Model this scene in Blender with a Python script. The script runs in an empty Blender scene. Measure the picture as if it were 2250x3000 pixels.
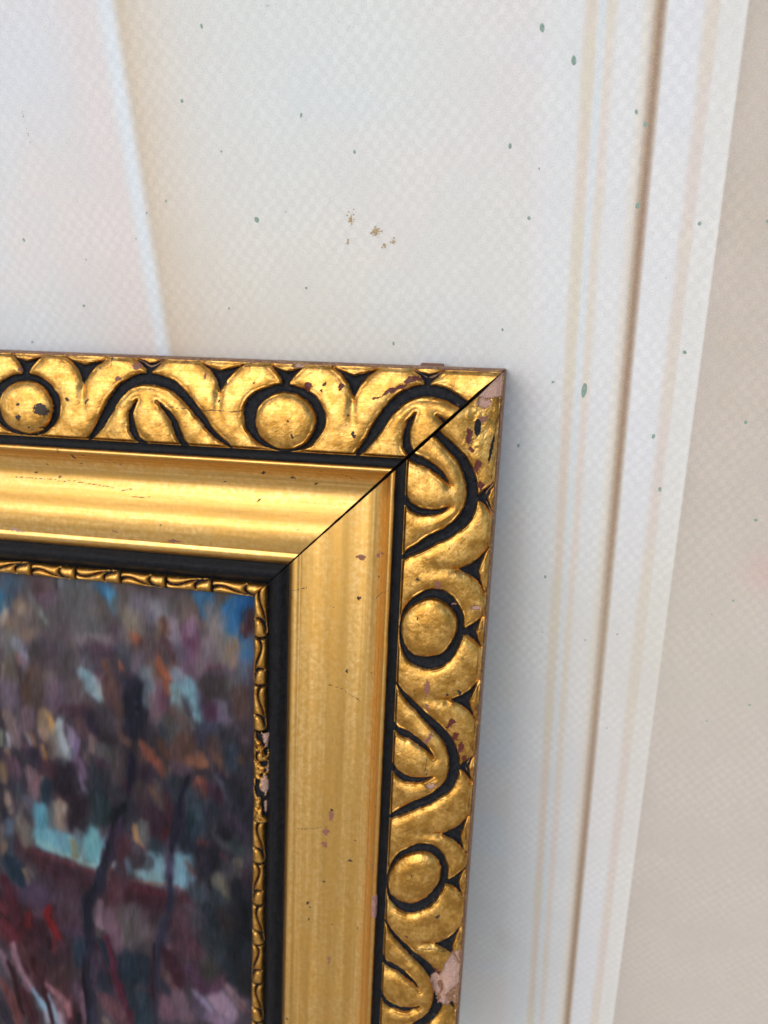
import bpy, math, numpy as np
from mathutils import Matrix, Vector
# ------------------------------------------------------------------ measured data (mm)
CAM={"loc":[12.41,-273.52,74.972],"right":[0.98052,0.1917,-0.0428],"up":[-0.04476,0.43023,0.90161],
"back":[0.19125,-0.88213,0.43043]}
FR={"o":[0.185,-19.414,4.803],"u":[0.99926,-0.0,-0.03856],"v":[-0.03743,-0.24031,-0.96998],"h":[0.00927,-0.9707,0.24013],
"e":0.00925}
STROKES=[[[[-202.7,97.9],[-144.0,92.8],[-91.5,94.4]],15.0,[96,90,92],0.9,0.8],[[[-204.0,116.0],[-91.4,108.2]],
15.7,[96,88,92],0.9,0.8],[[[-205.3,135.4],[-91.3,125.5]],15.7,[88,78,84],0.9,0.8],[[[-206.7,155.4],
[-91.2,141.6]],15.7,[74,66,74],0.9,0.8],[[[-208.1,175.0],[-146.2,166.0]],15.7,[66,58,68],0.9,0.8],
[[[-154.8,167.2],[-91.1,158.0]],15.7,[60,54,60],0.9,0.8],[[[-209.1,189.2],[-91.0,173.6]],15.7,[52,50,60],
0.9,0.8],[[[-147.1,195.6],[-90.9,192.5]],17.0,[44,44,56],0.9,0.8],[[[-109.1,213.3],[-90.5,255.7]],
21.6,[38,42,50],0.9,0.7],[[[-148.1,229.5],[-113.7,270.1]],17.0,[66,52,62],0.7,0.9],[[[-202.0,220.4],
[-157.3,238.7],[-122.1,243.3]],17.0,[72,50,60],0.95,0.6],[[[-204.5,259.4],[-167.7,271.7],[-131.6,283.8]],
21.6,[66,44,56],0.9,0.8],[[[-213.4,251.3],[-196.4,282.7],[-178.8,311.6]],19.6,[70,36,46],0.9,0.7],
[[[-183.7,222.8],[-186.5,275.6]],15.7,[68,50,62],0.7,0.9],[[[-202.5,94.8],[-179.8,94.7]],4.9,[84,92,106],
0.7,0.7],[[[-198.1,98.0],[-200.2,106.1]],4.6,[60,104,136],0.5,0.8],[[[-203.1,103.5],[-202.9,111.5]],
3.2,[48,106,136],0.9,0.5],[[[-204.2,119.8],[-204.1,124.2]],1.7,[60,110,140],0.6,0.6],[[[-183.4,93.0],
[-181.4,97.4]],8.7,[96,80,82],0.8,0.5],[[[-176.3,92.3],[-176.5,96.9]],1.3,[52,52,62],0.8,0.3],
[[[-174.3,92.1],[-174.4,96.0]],1.7,[128,134,142],0.9,0.3],[[[-169.3,93.0],[-163.5,94.5]],5.8,[84,94,104],
0.7,0.6],[[[-185.8,101.4],[-181.7,101.7]],5.2,[88,68,74],0.7,0.6],[[[-181.8,104.2],[-178.7,102.5]],
3.5,[112,84,110],0.7,0.6],[[[-189.2,101.4],[-186.2,107.9],[-182.3,112.9]],2.0,[110,136,146],
0.7,0.5],[[[-185.1,108.9],[-182.3,113.3]],1.5,[140,160,150],0.7,0.5],[[[-194.1,106.9],[-192.0,109.6]],
3.5,[146,118,92],0.8,0.6],[[[-192.6,106.8],[-193.8,110.5]],1.3,[214,182,120],0.95,0.4],[[[-200.2,109.0],
[-202.2,113.6],[-203.4,116.7]],2.0,[172,152,138],0.85,0.5],[[[-197.0,116.0],[-196.5,119.6]],
5.8,[128,112,98],0.8,0.7],[[[-189.2,107.9],[-190.2,118.2]],6.4,[112,102,98],0.7,0.7],[[[-191.1,120.5],
[-188.7,118.7]],3.2,[138,118,108],0.7,0.6],[[[-199.7,121.8],[-199.7,127.4]],5.2,[108,112,112],
0.7,0.7],[[[-195.6,123.6],[-193.9,127.5]],3.2,[130,136,152],0.75,0.5],[[[-203.5,120.4],[-204.3,126.1]],
1.5,[150,130,118],0.7,0.5],[[[-193.6,129.7],[-193.5,133.4]],2.6,[138,128,144],0.8,0.5],[[[-197.0,128.2],
[-195.8,132.9]],1.3,[150,92,72],0.85,0.4],[[[-200.5,133.1],[-200.5,140.3]],4.9,[104,96,90],0.85,0.5],
[[[-196.8,133.8],[-196.1,139.0],[-195.9,147.7]],0.7,[62,44,54],0.8,0.5],[[[-204.0,133.9],[-205.4,142.4]],
0.9,[168,146,122],0.8,0.5],[[[-190.4,134.5],[-192.2,138.5],[-193.7,144.0]],3.2,[132,84,64],0.9,0.4],
[[[-188.7,137.3],[-189.6,146.8]],6.4,[96,80,76],0.9,0.6],[[[-182.1,136.5],[-181.7,143.9]],3.2,[122,110,106],
0.6,0.7],[[[-176.6,105.1],[-176.5,117.4]],7.0,[98,92,96],0.6,0.8],[[[-170.5,111.3],[-172.8,119.9]],
3.8,[92,72,84],0.75,0.6],[[[-165.2,100.0],[-165.1,114.3]],9.3,[102,104,106],0.75,0.7],[[[-158.1,97.5],
[-157.3,105.9]],4.4,[100,92,88],0.7,0.6],[[[-158.3,94.0],[-153.0,97.7],[-150.6,100.9]],4.4,[58,104,140],
0.95,0.4],[[[-152.7,97.6],[-151.0,103.5]],3.2,[72,136,172],0.95,0.4],[[[-146.7,93.9],[-141.4,94.4]],
4.9,[104,92,88],0.8,0.6],[[[-147.7,102.0],[-144.9,103.9]],5.8,[112,104,98],0.8,0.6],[[[-144.2,105.2],
[-145.2,113.8]],3.5,[128,116,104],0.7,0.6],[[[-157.9,99.9],[-158.1,105.3]],0.4,[76,62,58],0.6,0.5],
[[[-169.9,120.6],[-164.1,118.1],[-153.0,116.1]],3.2,[128,116,122],0.8,0.5],[[[-170.6,120.7],
[-167.9,127.3],[-166.6,132.7]],1.7,[138,126,134],0.7,0.5],[[[-176.8,123.2],[-176.2,127.6]],2.6,[70,70,80],
0.7,0.6],[[[-173.0,124.3],[-172.4,135.3]],6.4,[90,84,88],0.7,0.7],[[[-163.1,119.5],[-158.7,121.9],
[-153.1,121.2]],3.8,[86,66,80],0.85,0.5],[[[-162.6,126.7],[-159.8,130.0]],6.4,[84,72,88],0.7,0.7],
[[[-164.7,121.8],[-165.2,126.3]],1.5,[66,64,76],0.7,0.5],[[[-151.7,112.8],[-150.9,120.9]],1.7,[84,70,82],
0.7,0.6],[[[-149.4,120.8],[-144.8,124.6]],4.4,[74,76,88],0.85,0.5],[[[-156.7,127.4],[-154.3,133.7]],
2.3,[136,80,64],0.85,0.45],[[[-150.0,126.3],[-147.9,130.8],[-144.7,133.6]],1.5,[164,82,56],0.95,0.4],
[[[-143.7,112.9],[-142.0,115.6]],2.3,[168,90,56],0.9,0.5],[[[-153.7,127.4],[-149.9,136.1]],2.9,[78,70,80],
0.8,0.5],[[[-154.8,135.3],[-152.8,142.1]],4.4,[104,72,72],0.8,0.5],[[[-159.9,133.7],[-157.8,137.9]],
2.0,[100,66,80],0.7,0.5],[[[-166.3,132.6],[-163.4,137.1],[-160.3,142.7]],3.2,[126,158,170],0.95,0.4],
[[[-161.1,135.3],[-158.6,139.5]],2.3,[148,160,166],0.8,0.4],[[[-145.7,131.9],[-146.0,141.2]],
5.5,[58,58,76],0.85,0.5],[[[-170.7,138.8],[-170.2,144.3]],5.2,[110,98,106],0.6,0.7],[[[-203.5,144.1],
[-203.1,148.6]],4.9,[116,104,116],0.7,0.7],[[[-140.5,95.6],[-116.4,94.1]],4.9,[82,72,76],0.7,0.7],
[[[-139.9,100.0],[-135.3,103.0]],5.8,[118,114,128],0.7,0.7],[[[-143.0,107.4],[-142.3,110.2]],
4.6,[128,120,108],0.7,0.6],[[[-131.3,100.5],[-130.0,106.0]],4.9,[140,140,150],0.8,0.6],[[[-126.3,96.5],
[-124.3,103.3]],5.8,[100,92,94],0.7,0.7],[[[-117.2,98.3],[-118.0,104.7]],5.8,[122,98,84],0.8,0.6],
[[[-127.2,107.8],[-125.6,116.1]],4.4,[146,136,148],0.8,0.6],[[[-113.7,93.2],[-110.2,100.4]],
5.5,[54,106,146],0.95,0.4],[[[-102.6,93.1],[-100.9,93.6]],4.9,[104,94,92],0.9,0.4],[[[-99.5,92.7],
[-101.3,95.0]],1.0,[150,76,54],0.9,0.4],[[[-95.8,93.0],[-101.9,102.9],[-100.2,107.6]],6.7,[50,106,150],
1,0.3],[[[-93.8,92.8],[-94.4,97.3]],4.9,[24,86,140],0.95,0.5],[[[-108.2,100.8],[-105.4,103.3]],
4.9,[116,110,112],0.85,0.5],[[[-99.5,102.6],[-98.8,108.8]],3.5,[54,108,150],0.95,0.4],[[[-92.7,99.8],
[-94.4,109.0]],3.8,[74,50,58],0.95,0.35],[[[-95.8,104.3],[-94.0,107.6]],1.5,[120,70,56],0.7,0.5],
[[[-95.0,112.2],[-95.0,116.7]],5.5,[56,104,142],0.9,0.45],[[[-106.8,106.6],[-103.7,120.2]],4.9,[132,124,122],
0.8,0.7],[[[-100.2,111.4],[-100.9,120.9]],3.5,[146,120,100],0.85,0.5],[[[-98.8,110.5],[-99.5,114.4]],
0.9,[160,108,70],0.8,0.5],[[[-131.1,106.1],[-130.1,110.2]],3.2,[118,72,60],0.95,0.35],[[[-132.5,107.7],
[-132.3,114.7]],1.5,[134,114,84],0.6,0.6],[[[-142.4,114.1],[-140.3,115.6]],2.0,[178,92,56],0.95,0.4],
[[[-139.7,115.2],[-141.1,117.1]],1.2,[90,44,44],0.7,0.5],[[[-136.0,118.0],[-133.9,119.2]],5.8,[98,82,84],
0.8,0.6],[[[-130.2,114.5],[-127.4,118.4],[-125.3,123.2]],3.5,[92,66,72],0.95,0.35],[[[-118.7,109.6],
[-118.1,118.4]],4.9,[112,72,100],0.9,0.5],[[[-119.6,120.3],[-118.9,126.7]],5.2,[116,92,112],
0.8,0.6],[[[-117.3,106.7],[-118.7,109.6]],3.5,[140,118,138],0.7,0.6],[[[-124.5,117.4],[-123.9,120.8]],
3.2,[100,96,112],0.7,0.5],[[[-111.4,115.8],[-113.2,124.9]],4.4,[132,118,126],0.8,0.6],[[[-109.7,125.5],
[-106.2,125.8]],3.8,[116,74,94],0.85,0.5],[[[-107.3,129.9],[-106.9,136.7]],7.3,[76,72,78],0.95,0.4],
[[[-113.2,126.3],[-114.0,128.9]],1.7,[90,80,96],0.7,0.5],[[[-95.7,121.7],[-95.0,126.2]],4.4,[88,100,124],
0.8,0.6],[[[-101.3,127.0],[-99.5,133.9]],4.9,[98,92,102],0.7,0.7],[[[-132.5,123.7],[-130.5,128.8],
[-127.3,131.0]],2.6,[182,88,50],0.95,0.35],[[[-129.8,133.5],[-128.1,138.0]],2.0,[170,80,50],
0.9,0.4],[[[-135.9,126.2],[-133.8,131.0]],2.9,[120,84,72],0.7,0.6],[[[-142.7,123.1],[-142.1,126.6]],
4.4,[112,102,114],0.7,0.6],[[[-138.1,129.0],[-137.3,140.6]],3.8,[112,124,132],0.85,0.5],[[[-133.1,134.6],
[-133.4,145.7]],3.5,[120,92,104],0.7,0.6],[[[-145.2,132.1],[-144.5,133.8]],1.5,[176,84,48],0.9,0.4],
[[[-126.1,127.6],[-122.6,131.5],[-117.6,137.3]],4.4,[116,132,148],0.9,0.4],[[[-124.7,126.3],
[-119.7,130.7]],1.7,[140,140,152],0.6,0.6],[[[-119.7,131.1],[-116.2,137.9],[-114.5,143.1]],3.8,[112,150,164],
0.95,0.4],[[[-126.3,136.3],[-124.9,143.4]],3.8,[116,144,150],0.9,0.45],[[[-124.4,133.5],[-121.2,136.7],
[-119.1,140.5]],1.0,[72,70,88],0.85,0.4],[[[-122.7,139.5],[-119.9,143.8]],2.6,[96,86,90],0.85,0.4],
[[[-144.1,134.2],[-144.1,147.1]],4.9,[50,50,68],0.95,0.45],[[[-96.7,135.3],[-98.5,139.2]],4.6,[102,72,66],
0.8,0.6],[[[-92.2,122.3],[-92.2,131.2]],2.0,[82,66,76],0.8,0.5],[[[-114.0,136.9],[-112.7,142.9]],
3.5,[84,70,90],0.8,0.5],[[[-103.7,132.7],[-102.0,139.6]],3.2,[90,80,78],0.7,0.6],[[[-203.6,145.0],
[-201.7,152.4]],6.4,[110,98,112],0.7,0.7],[[[-190.0,141.0],[-189.8,150.0]],6.4,[88,74,72],0.95,0.45],
[[[-193.7,143.7],[-195.2,149.2]],1.5,[104,68,50],0.8,0.5],[[[-196.1,141.7],[-196.2,151.6],[-196.7,163.3]],
0.6,[68,46,58],0.85,0.5],[[[-178.5,141.7],[-181.2,149.7]],5.8,[106,90,106],0.8,0.6],[[[-169.3,141.3],
[-168.8,147.3]],6.7,[100,88,92],0.85,0.5],[[[-163.9,139.1],[-159.6,144.2]],2.6,[122,148,158],
0.95,0.4],[[[-160.9,139.5],[-157.7,145.1]],1.7,[142,154,156],0.9,0.4],[[[-154.5,138.7],[-152.2,148.4]],
5.2,[104,70,68],0.95,0.35],[[[-174.4,151.0],[-164.4,150.8]],3.8,[78,52,64],0.9,0.5],[[[-164.1,151.9],
[-161.7,158.4]],3.5,[50,42,62],0.9,0.5],[[[-202.2,158.6],[-200.5,163.8],[-199.0,171.5]],4.4,[130,112,114],
0.9,0.4],[[[-204.1,157.3],[-204.6,159.7]],1.7,[140,110,86],0.7,0.5],[[[-203.9,166.6],[-203.1,172.8]],
1.0,[178,178,186],0.85,0.4],[[[-206.7,166.3],[-207.5,172.7]],1.5,[140,150,132],0.8,0.5],[[[-192.9,155.8],
[-192.9,162.8]],4.4,[114,94,104],0.8,0.6],[[[-184.6,155.5],[-185.1,164.0]],4.4,[146,118,92],
0.95,0.35],[[[-183.1,155.2],[-181.4,159.6],[-181.6,163.5]],1.7,[192,140,62],0.95,0.35],[[[-184.5,153.5],
[-183.8,154.6]],2.3,[166,128,80],0.8,0.5],[[[-177.0,157.5],[-178.0,162.2],[-176.8,168.2],[-175.1,174.6]],
3.2,[156,166,172],1,0.3],[[[-179.7,164.4],[-178.5,172.0]],3.2,[122,122,124],0.8,0.5],[[[-173.6,159.3],
[-171.8,162.9],[-172.8,167.7]],2.6,[134,124,146],0.9,0.4],[[[-170.0,165.0],[-171.4,171.0]],2.0,[122,104,134],
0.9,0.4],[[[-168.5,156.3],[-166.0,161.3]],3.5,[94,72,78],0.8,0.5],[[[-192.0,166.5],[-190.6,171.0]],
1.7,[160,98,64],0.85,0.4],[[[-194.3,165.3],[-192.6,170.5]],1.0,[138,142,156],0.8,0.4],[[[-195.4,170.9],
[-194.7,172.4]],1.7,[110,66,92],0.7,0.5],[[[-204.5,175.8],[-203.8,176.5]],2.0,[140,88,54],0.85,0.4],
[[[-200.5,176.4],[-201.0,178.1]],2.3,[60,62,74],0.85,0.4],[[[-190.8,173.4],[-191.3,175.8],[-188.3,177.8]],
3.8,[58,50,66],0.9,0.4],[[[-186.7,170.9],[-185.8,176.6]],1.7,[180,124,60],0.95,0.35],[[[-181.5,168.9],
[-182.5,173.0]],2.9,[118,106,98],0.8,0.5],[[[-161.9,163.0],[-163.2,168.6]],2.6,[132,112,112],
0.9,0.4],[[[-166.0,170.6],[-165.4,173.6]],2.6,[112,92,94],0.7,0.5],[[[-159.0,167.2],[-156.8,170.8]],
3.8,[98,100,104],0.8,0.5],[[[-171.2,174.4],[-169.2,181.2]],3.2,[118,96,122],0.85,0.5],[[[-171.0,179.1],
[-169.0,186.7],[-165.7,190.1]],1.5,[124,110,132],0.7,0.5],[[[-176.5,179.6],[-177.7,187.7]],7.0,[50,42,56],
0.95,0.45],[[[-184.4,178.8],[-186.2,183.0]],4.6,[78,52,62],0.9,0.5],[[[-161.6,175.4],[-162.7,183.3]],
5.5,[54,60,70],0.9,0.5],[[[-160.7,173.7],[-158.9,175.0]],2.9,[78,54,72],0.7,0.5],[[[-202.1,181.4],
[-201.2,186.1]],4.4,[112,84,100],0.85,0.5],[[[-207.9,183.9],[-206.6,189.3]],3.5,[136,104,72],
0.9,0.4],[[[-193.3,182.5],[-191.6,187.8],[-191.7,195.1]],4.4,[118,98,104],0.95,0.35],[[[-191.2,186.9],
[-191.1,191.7]],1.7,[130,82,96],0.8,0.5],[[[-187.9,185.2],[-187.2,187.5]],1.5,[110,130,142],
0.8,0.4],[[[-185.6,186.9],[-185.9,199.0]],3.2,[34,54,68],0.95,0.4],[[[-205.5,196.0],[-205.5,202.2]],
2.0,[140,124,112],0.9,0.35],[[[-201.8,189.4],[-199.3,195.1]],3.5,[66,66,80],0.85,0.5],[[[-209.1,200.7],
[-207.1,208.2]],1.7,[34,34,46],0.9,0.4],[[[-151.7,154.0],[-149.6,159.8],[-146.0,163.8]],2.6,[112,74,64],
0.9,0.4],[[[-156.1,151.6],[-154.4,157.4]],5.2,[70,66,74],0.8,0.6],[[[-146.5,156.3],[-144.3,158.3]],
3.2,[38,38,58],0.9,0.5],[[[-146.1,167.3],[-146.0,176.9],[-147.3,184.9]],2.3,[38,34,58],0.95,0.35],
[[[-153.0,170.2],[-152.5,179.8]],5.2,[80,72,74],0.8,0.6],[[[-148.8,181.2],[-148.6,187.0]],1.2,[70,32,52],
0.8,0.5],[[[-162.2,191.2],[-160.2,198.8]],6.4,[38,52,62],0.95,0.4],[[[-149.8,191.6],[-150.8,195.7],
[-154.0,199.8]],2.0,[18,26,42],1,0.3],[[[-178.2,196.5],[-178.1,203.4]],4.4,[142,128,120],0.95,0.35],
[[[-182.6,196.8],[-183.3,204.3]],2.6,[92,94,100],0.85,0.5],[[[-189.6,200.8],[-187.4,205.3]],
3.2,[96,146,162],0.95,0.4],[[[-195.5,198.5],[-192.9,202.6]],3.2,[106,104,122],0.8,0.5],[[[-172.1,194.4],
[-171.3,202.3]],4.4,[44,36,56],0.9,0.5],[[[-181.2,193.8],[-171.3,192.6]],2.3,[58,40,50],0.8,0.5],
[[[-198.5,201.0],[-199.6,206.1]],1.7,[110,104,106],0.7,0.5],[[[-142.4,137.1],[-143.3,146.1],
[-141.8,157.2]],6.4,[36,38,54],0.95,0.45],[[[-143.3,144.1],[-142.2,143.9]],0.5,[110,110,122],
0.8,0.4],[[[-142.9,148.5],[-142.5,148.4]],0.6,[150,150,156],0.9,0.4],[[[-137.9,135.8],[-137.4,143.1]],
3.5,[104,116,124],0.85,0.5],[[[-134.7,140.6],[-133.8,150.1]],3.2,[116,94,104],0.8,0.5],[[[-131.4,139.4],
[-131.2,144.5]],2.6,[104,70,88],0.8,0.5],[[[-129.5,134.4],[-128.1,137.9]],1.7,[160,78,52],0.9,0.4],
[[[-126.2,135.1],[-124.9,141.5]],2.9,[116,142,146],0.9,0.4],[[[-124.6,142.5],[-120.7,148.3],
[-118.5,152.4]],2.3,[108,134,136],0.85,0.4],[[[-122.6,133.9],[-118.4,140.6],[-114.9,147.8]],
3.2,[116,152,164],1,0.3],[[[-116.9,136.1],[-115.2,143.5]],2.0,[92,122,136],0.8,0.5],[[[-122.0,138.9],
[-119.2,144.0]],2.6,[76,76,86],0.9,0.4],[[[-125.7,146.0],[-122.1,150.7]],4.9,[98,72,68],0.9,0.45],
[[[-129.5,152.4],[-125.1,156.3]],6.4,[84,84,86],0.9,0.5],[[[-132.1,152.8],[-131.0,155.7]],2.0,[56,62,78],
0.8,0.5],[[[-109.0,132.9],[-106.2,138.7]],7.6,[68,62,66],0.95,0.45],[[[-101.3,131.9],[-100.9,136.2]],
3.8,[100,96,98],0.7,0.6],[[[-98.5,136.6],[-96.3,142.1]],4.9,[100,70,64],0.85,0.55],[[[-106.6,140.9],
[-104.8,146.1]],3.8,[118,110,130],0.9,0.45],[[[-110.5,141.8],[-110.2,145.4]],3.8,[76,50,72],
0.9,0.5],[[[-103.8,149.6],[-98.4,152.6],[-94.9,155.0]],3.5,[92,78,92],0.8,0.5],[[[-111.7,151.5],
[-109.1,151.1]],4.6,[66,72,92],0.8,0.6],[[[-102.0,153.4],[-103.4,157.7]],5.8,[58,56,64],0.9,0.5],
[[[-114.9,150.4],[-115.3,154.9],[-112.8,160.5],[-111.0,165.9]],1.7,[56,62,82],0.8,0.5],[[[-140.8,161.6],
[-137.6,167.9],[-133.9,169.7],[-131.8,176.7]],2.6,[136,72,54],0.95,0.35],[[[-138.6,165.4],[-135.4,169.9]],
2.9,[150,74,56],0.85,0.4],[[[-132.9,159.7],[-130.1,163.8],[-127.5,167.2]],3.2,[114,70,60],0.85,0.5],
[[[-122.3,159.3],[-122.4,169.5]],5.8,[110,70,60],0.85,0.6],[[[-120.2,166.9],[-114.3,168.3]],
3.2,[140,84,60],0.95,0.4],[[[-115.4,163.9],[-113.6,167.4]],2.3,[150,88,62],0.8,0.45],[[[-111.4,161.1],
[-105.6,164.7],[-102.7,171.1]],3.5,[112,72,64],0.9,0.45],[[[-107.0,164.2],[-105.2,165.4]],1.7,[130,88,60],
0.7,0.5],[[[-109.2,156.3],[-107.0,160.5]],3.2,[92,66,62],0.7,0.6],[[[-101.6,159.7],[-101.3,166.3]],
4.4,[60,70,84],0.9,0.5],[[[-96.6,163.0],[-95.9,164.0]],1.7,[116,82,56],0.7,0.5],[[[-138.9,175.0],
[-136.7,177.0]],5.5,[60,46,64],0.9,0.5],[[[-125.4,171.1],[-122.1,172.9]],4.4,[96,80,96],0.8,0.5],
[[[-129.1,172.4],[-128.8,176.6]],2.3,[100,74,62],0.8,0.5],[[[-106.4,172.0],[-102.0,179.3],[-98.8,182.6]],
2.9,[84,88,100],0.9,0.4],[[[-105.6,171.5],[-102.0,174.0]],2.0,[50,44,64],0.9,0.45],[[[-115.9,175.4],
[-112.9,178.0],[-112.3,184.0]],2.3,[148,74,54],0.95,0.35],[[[-118.8,175.8],[-115.6,183.0]],1.7,[96,68,72],
0.7,0.5],[[[-119.9,174.5],[-121.8,180.1],[-123.8,187.0],[-124.3,194.9]],1.3,[30,32,52],0.95,0.35],
[[[-127.0,179.0],[-126.4,189.4]],4.4,[56,62,74],0.85,0.5],[[[-135.2,179.1],[-133.5,186.6],[-132.5,190.4]],
3.8,[96,86,84],0.8,0.5],[[[-137.9,181.9],[-134.6,186.8]],1.7,[130,84,62],0.75,0.5],[[[-142.9,182.2],
[-141.9,188.7]],4.9,[80,66,68],0.8,0.6],[[[-109.7,179.4],[-106.4,181.5]],4.4,[66,38,58],0.9,0.5],
[[[-99.1,175.8],[-94.8,184.3]],4.9,[46,46,58],0.9,0.5],[[[-118.9,181.6],[-119.0,193.6]],3.2,[64,76,88],
0.9,0.5],[[[-129.0,185.9],[-129.5,195.4]],3.2,[78,48,58],0.85,0.5],[[[-111.5,185.0],[-109.4,192.1]],
4.6,[52,62,74],0.85,0.5],[[[-139.3,193.4],[-137.1,196.6]],6.4,[70,50,66],0.8,0.6],[[[-188.8,200.7],
[-189.3,209.8]],4.6,[86,140,158],1,0.35],[[[-193.3,215.4],[-184.9,219.0],[-174.5,219.6]],7.6,[104,156,170],
1,0.3],[[[-184.6,213.1],[-178.4,217.0],[-164.4,216.2]],7.6,[106,156,168],1,0.3],[[[-166.8,207.3],
[-163.8,221.9]],6.4,[104,152,160],1,0.35],[[[-191.4,218.4],[-176.7,223.8],[-163.6,225.6]],2.6,[134,164,160],
0.9,0.4],[[[-184.0,208.9],[-180.7,214.9],[-180.1,219.8]],3.2,[92,126,142],0.85,0.5],[[[-183.1,199.0],
[-183.5,208.0]],3.2,[94,94,98],0.95,0.4],[[[-178.6,197.9],[-179.1,207.3]],4.4,[140,126,118],
0.95,0.35],[[[-169.5,196.8],[-171.9,205.7]],7.0,[48,38,50],0.95,0.4],[[[-160.4,195.3],[-161.1,202.3]],
5.8,[44,60,66],0.95,0.5],[[[-172.4,209.8],[-172.0,218.4]],2.6,[98,114,120],0.85,0.4],[[[-175.9,214.5],
[-174.6,221.3]],1.9,[154,120,70],0.95,0.3],[[[-205.8,200.2],[-205.2,204.6]],2.3,[138,124,114],
0.9,0.4],[[[-208.9,204.8],[-207.2,209.9]],2.3,[48,46,56],0.85,0.5],[[[-199.7,208.3],[-198.5,214.7],
[-197.7,221.2]],4.9,[116,108,104],0.95,0.4],[[[-195.2,213.3],[-194.8,221.5]],1.7,[92,92,90],
0.85,0.4],[[[-205.7,211.7],[-206.8,216.1]],3.2,[90,108,128],0.85,0.5],[[[-210.1,221.7],[-209.7,227.5]],
2.6,[146,116,92],0.9,0.4],[[[-210.4,213.3],[-210.8,220.1]],1.7,[110,104,104],0.8,0.5],[[[-208.5,229.0],
[-205.5,233.5],[-201.8,241.4]],6.1,[36,56,72],1,0.35],[[[-206.2,218.9],[-206.3,226.9]],2.6,[64,72,84],
0.9,0.4],[[[-200.5,233.9],[-198.8,239.6]],1.7,[142,116,90],0.85,0.4],[[[-197.6,233.0],[-196.1,236.1]],
1.2,[110,104,96],0.8,0.4],[[[-196.6,223.5],[-182.8,225.3],[-164.9,228.7]],2.9,[84,48,58],0.95,0.25],
[[[-193.2,227.9],[-180.8,232.4],[-167.9,233.4]],6.1,[70,44,56],0.95,0.4],[[[-196.6,223.1],[-188.5,224.2],
[-176.4,226.2],[-163.7,227.7]],0.5,[120,84,90],0.7,0.4],[[[-200.4,245.5],[-193.0,246.2]],7.6,[82,66,92],
0.8,0.6],[[[-177.5,241.2],[-177.1,258.2]],8.7,[80,60,74],0.85,0.6],[[[-184.3,237.3],[-175.3,236.5]],
3.5,[78,54,66],0.7,0.6],[[[-150.3,192.1],[-154.0,199.9],[-155.4,207.4],[-155.9,211.5]],1.7,[16,22,38],
1,0.25],[[[-150.9,199.4],[-154.3,208.0],[-157.3,216.6],[-160.4,224.6]],3.8,[62,50,68],1,0.25],
[[[-160.5,217.2],[-161.4,221.5]],1.7,[70,40,56],0.9,0.4],[[[-156.8,212.5],[-158.6,218.9],[-162.5,228.3],
[-165.2,237.2],[-168.7,242.9],[-169.4,250.3],[-168.7,263.1]],3.5,[38,40,56],1,0.2],[[[-163.8,232.3],
[-167.0,240.0],[-169.6,244.7],[-170.4,254.8]],1.2,[22,24,42],0.95,0.3],[[[-155.6,222.9],[-156.4,224.7]],
1.5,[142,146,158],0.9,0.35],[[[-157.3,226.1],[-159.0,231.0]],1.5,[138,90,76],0.85,0.4],[[[-150.5,211.4],
[-151.6,221.4]],3.8,[82,50,62],0.9,0.4],[[[-149.2,219.3],[-148.6,226.6]],1.7,[84,112,124],0.9,0.4],
[[[-144.8,202.3],[-144.6,208.7]],1.7,[190,136,84],0.95,0.3],[[[-155.9,232.1],[-155.4,241.2]],
5.5,[86,56,66],0.9,0.5],[[[-149.3,235.8],[-147.4,237.6]],4.4,[76,44,56],0.8,0.5],[[[-163.0,242.7],
[-163.9,253.5],[-161.6,256.9]],2.6,[126,106,118],0.95,0.4],[[[-158.4,248.1],[-156.0,259.2]],
4.4,[110,86,98],0.85,0.5],[[[-150.0,245.6],[-149.5,257.0]],5.5,[92,90,94],0.9,0.5],[[[-188.7,250.5],
[-190.2,255.6],[-187.1,260.2],[-184.9,265.9]],3.2,[118,30,38],1,0.3],[[[-199.5,257.4],[-199.4,262.7]],
2.6,[108,30,42],1,0.4],[[[-186.6,250.1],[-186.2,251.4]],1.5,[60,30,42],0.8,0.4],[[[-210.9,238.8],
[-208.2,249.1],[-205.5,259.5],[-202.7,267.7]],4.1,[78,34,48],0.95,0.35],[[[-211.7,244.1],[-210.6,246.5]],
1.7,[90,76,96],0.8,0.5],[[[-213.5,252.3],[-211.4,258.4]],2.3,[122,48,64],0.8,0.5],[[[-206.8,253.2],
[-204.7,260.2]],1.7,[86,74,90],0.8,0.4],[[[-214.0,258.9],[-209.2,264.6]],1.0,[48,18,30],0.85,0.4],
[[[-212.0,267.4],[-208.0,271.0]],4.9,[112,42,54],0.8,0.5],[[[-195.0,259.6],[-194.3,268.2]],4.4,[72,40,54],
0.85,0.5],[[[-179.7,261.4],[-174.1,263.7]],4.1,[84,64,86],0.8,0.5],[[[-134.9,214.3],[-138.5,223.5],
[-133.2,224.6]],7.6,[104,142,154],1,0.3],[[[-144.0,225.8],[-131.7,226.8]],3.8,[120,150,154],
0.95,0.35],[[[-123.8,214.8],[-124.0,225.3]],4.6,[108,146,160],1,0.35],[[[-119.6,213.2],[-119.4,222.1]],
3.2,[94,122,138],0.9,0.45],[[[-148.1,229.4],[-138.7,229.1],[-130.2,228.5],[-123.3,229.3]],0.8,[150,96,84],
0.95,0.3],[[[-126.3,229.5],[-123.3,230.5]],1.7,[132,84,70],0.8,0.4],[[[-148.1,232.3],[-138.8,233.0],
[-131.0,233.6]],3.8,[84,44,58],0.95,0.35],[[[-148.3,236.9],[-132.7,238.1]],3.8,[66,38,50],0.9,0.5],
[[[-125.2,232.6],[-120.3,235.7]],4.4,[80,44,56],0.95,0.4],[[[-145.4,219.4],[-140.8,219.4]],4.9,[66,60,68],
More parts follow.
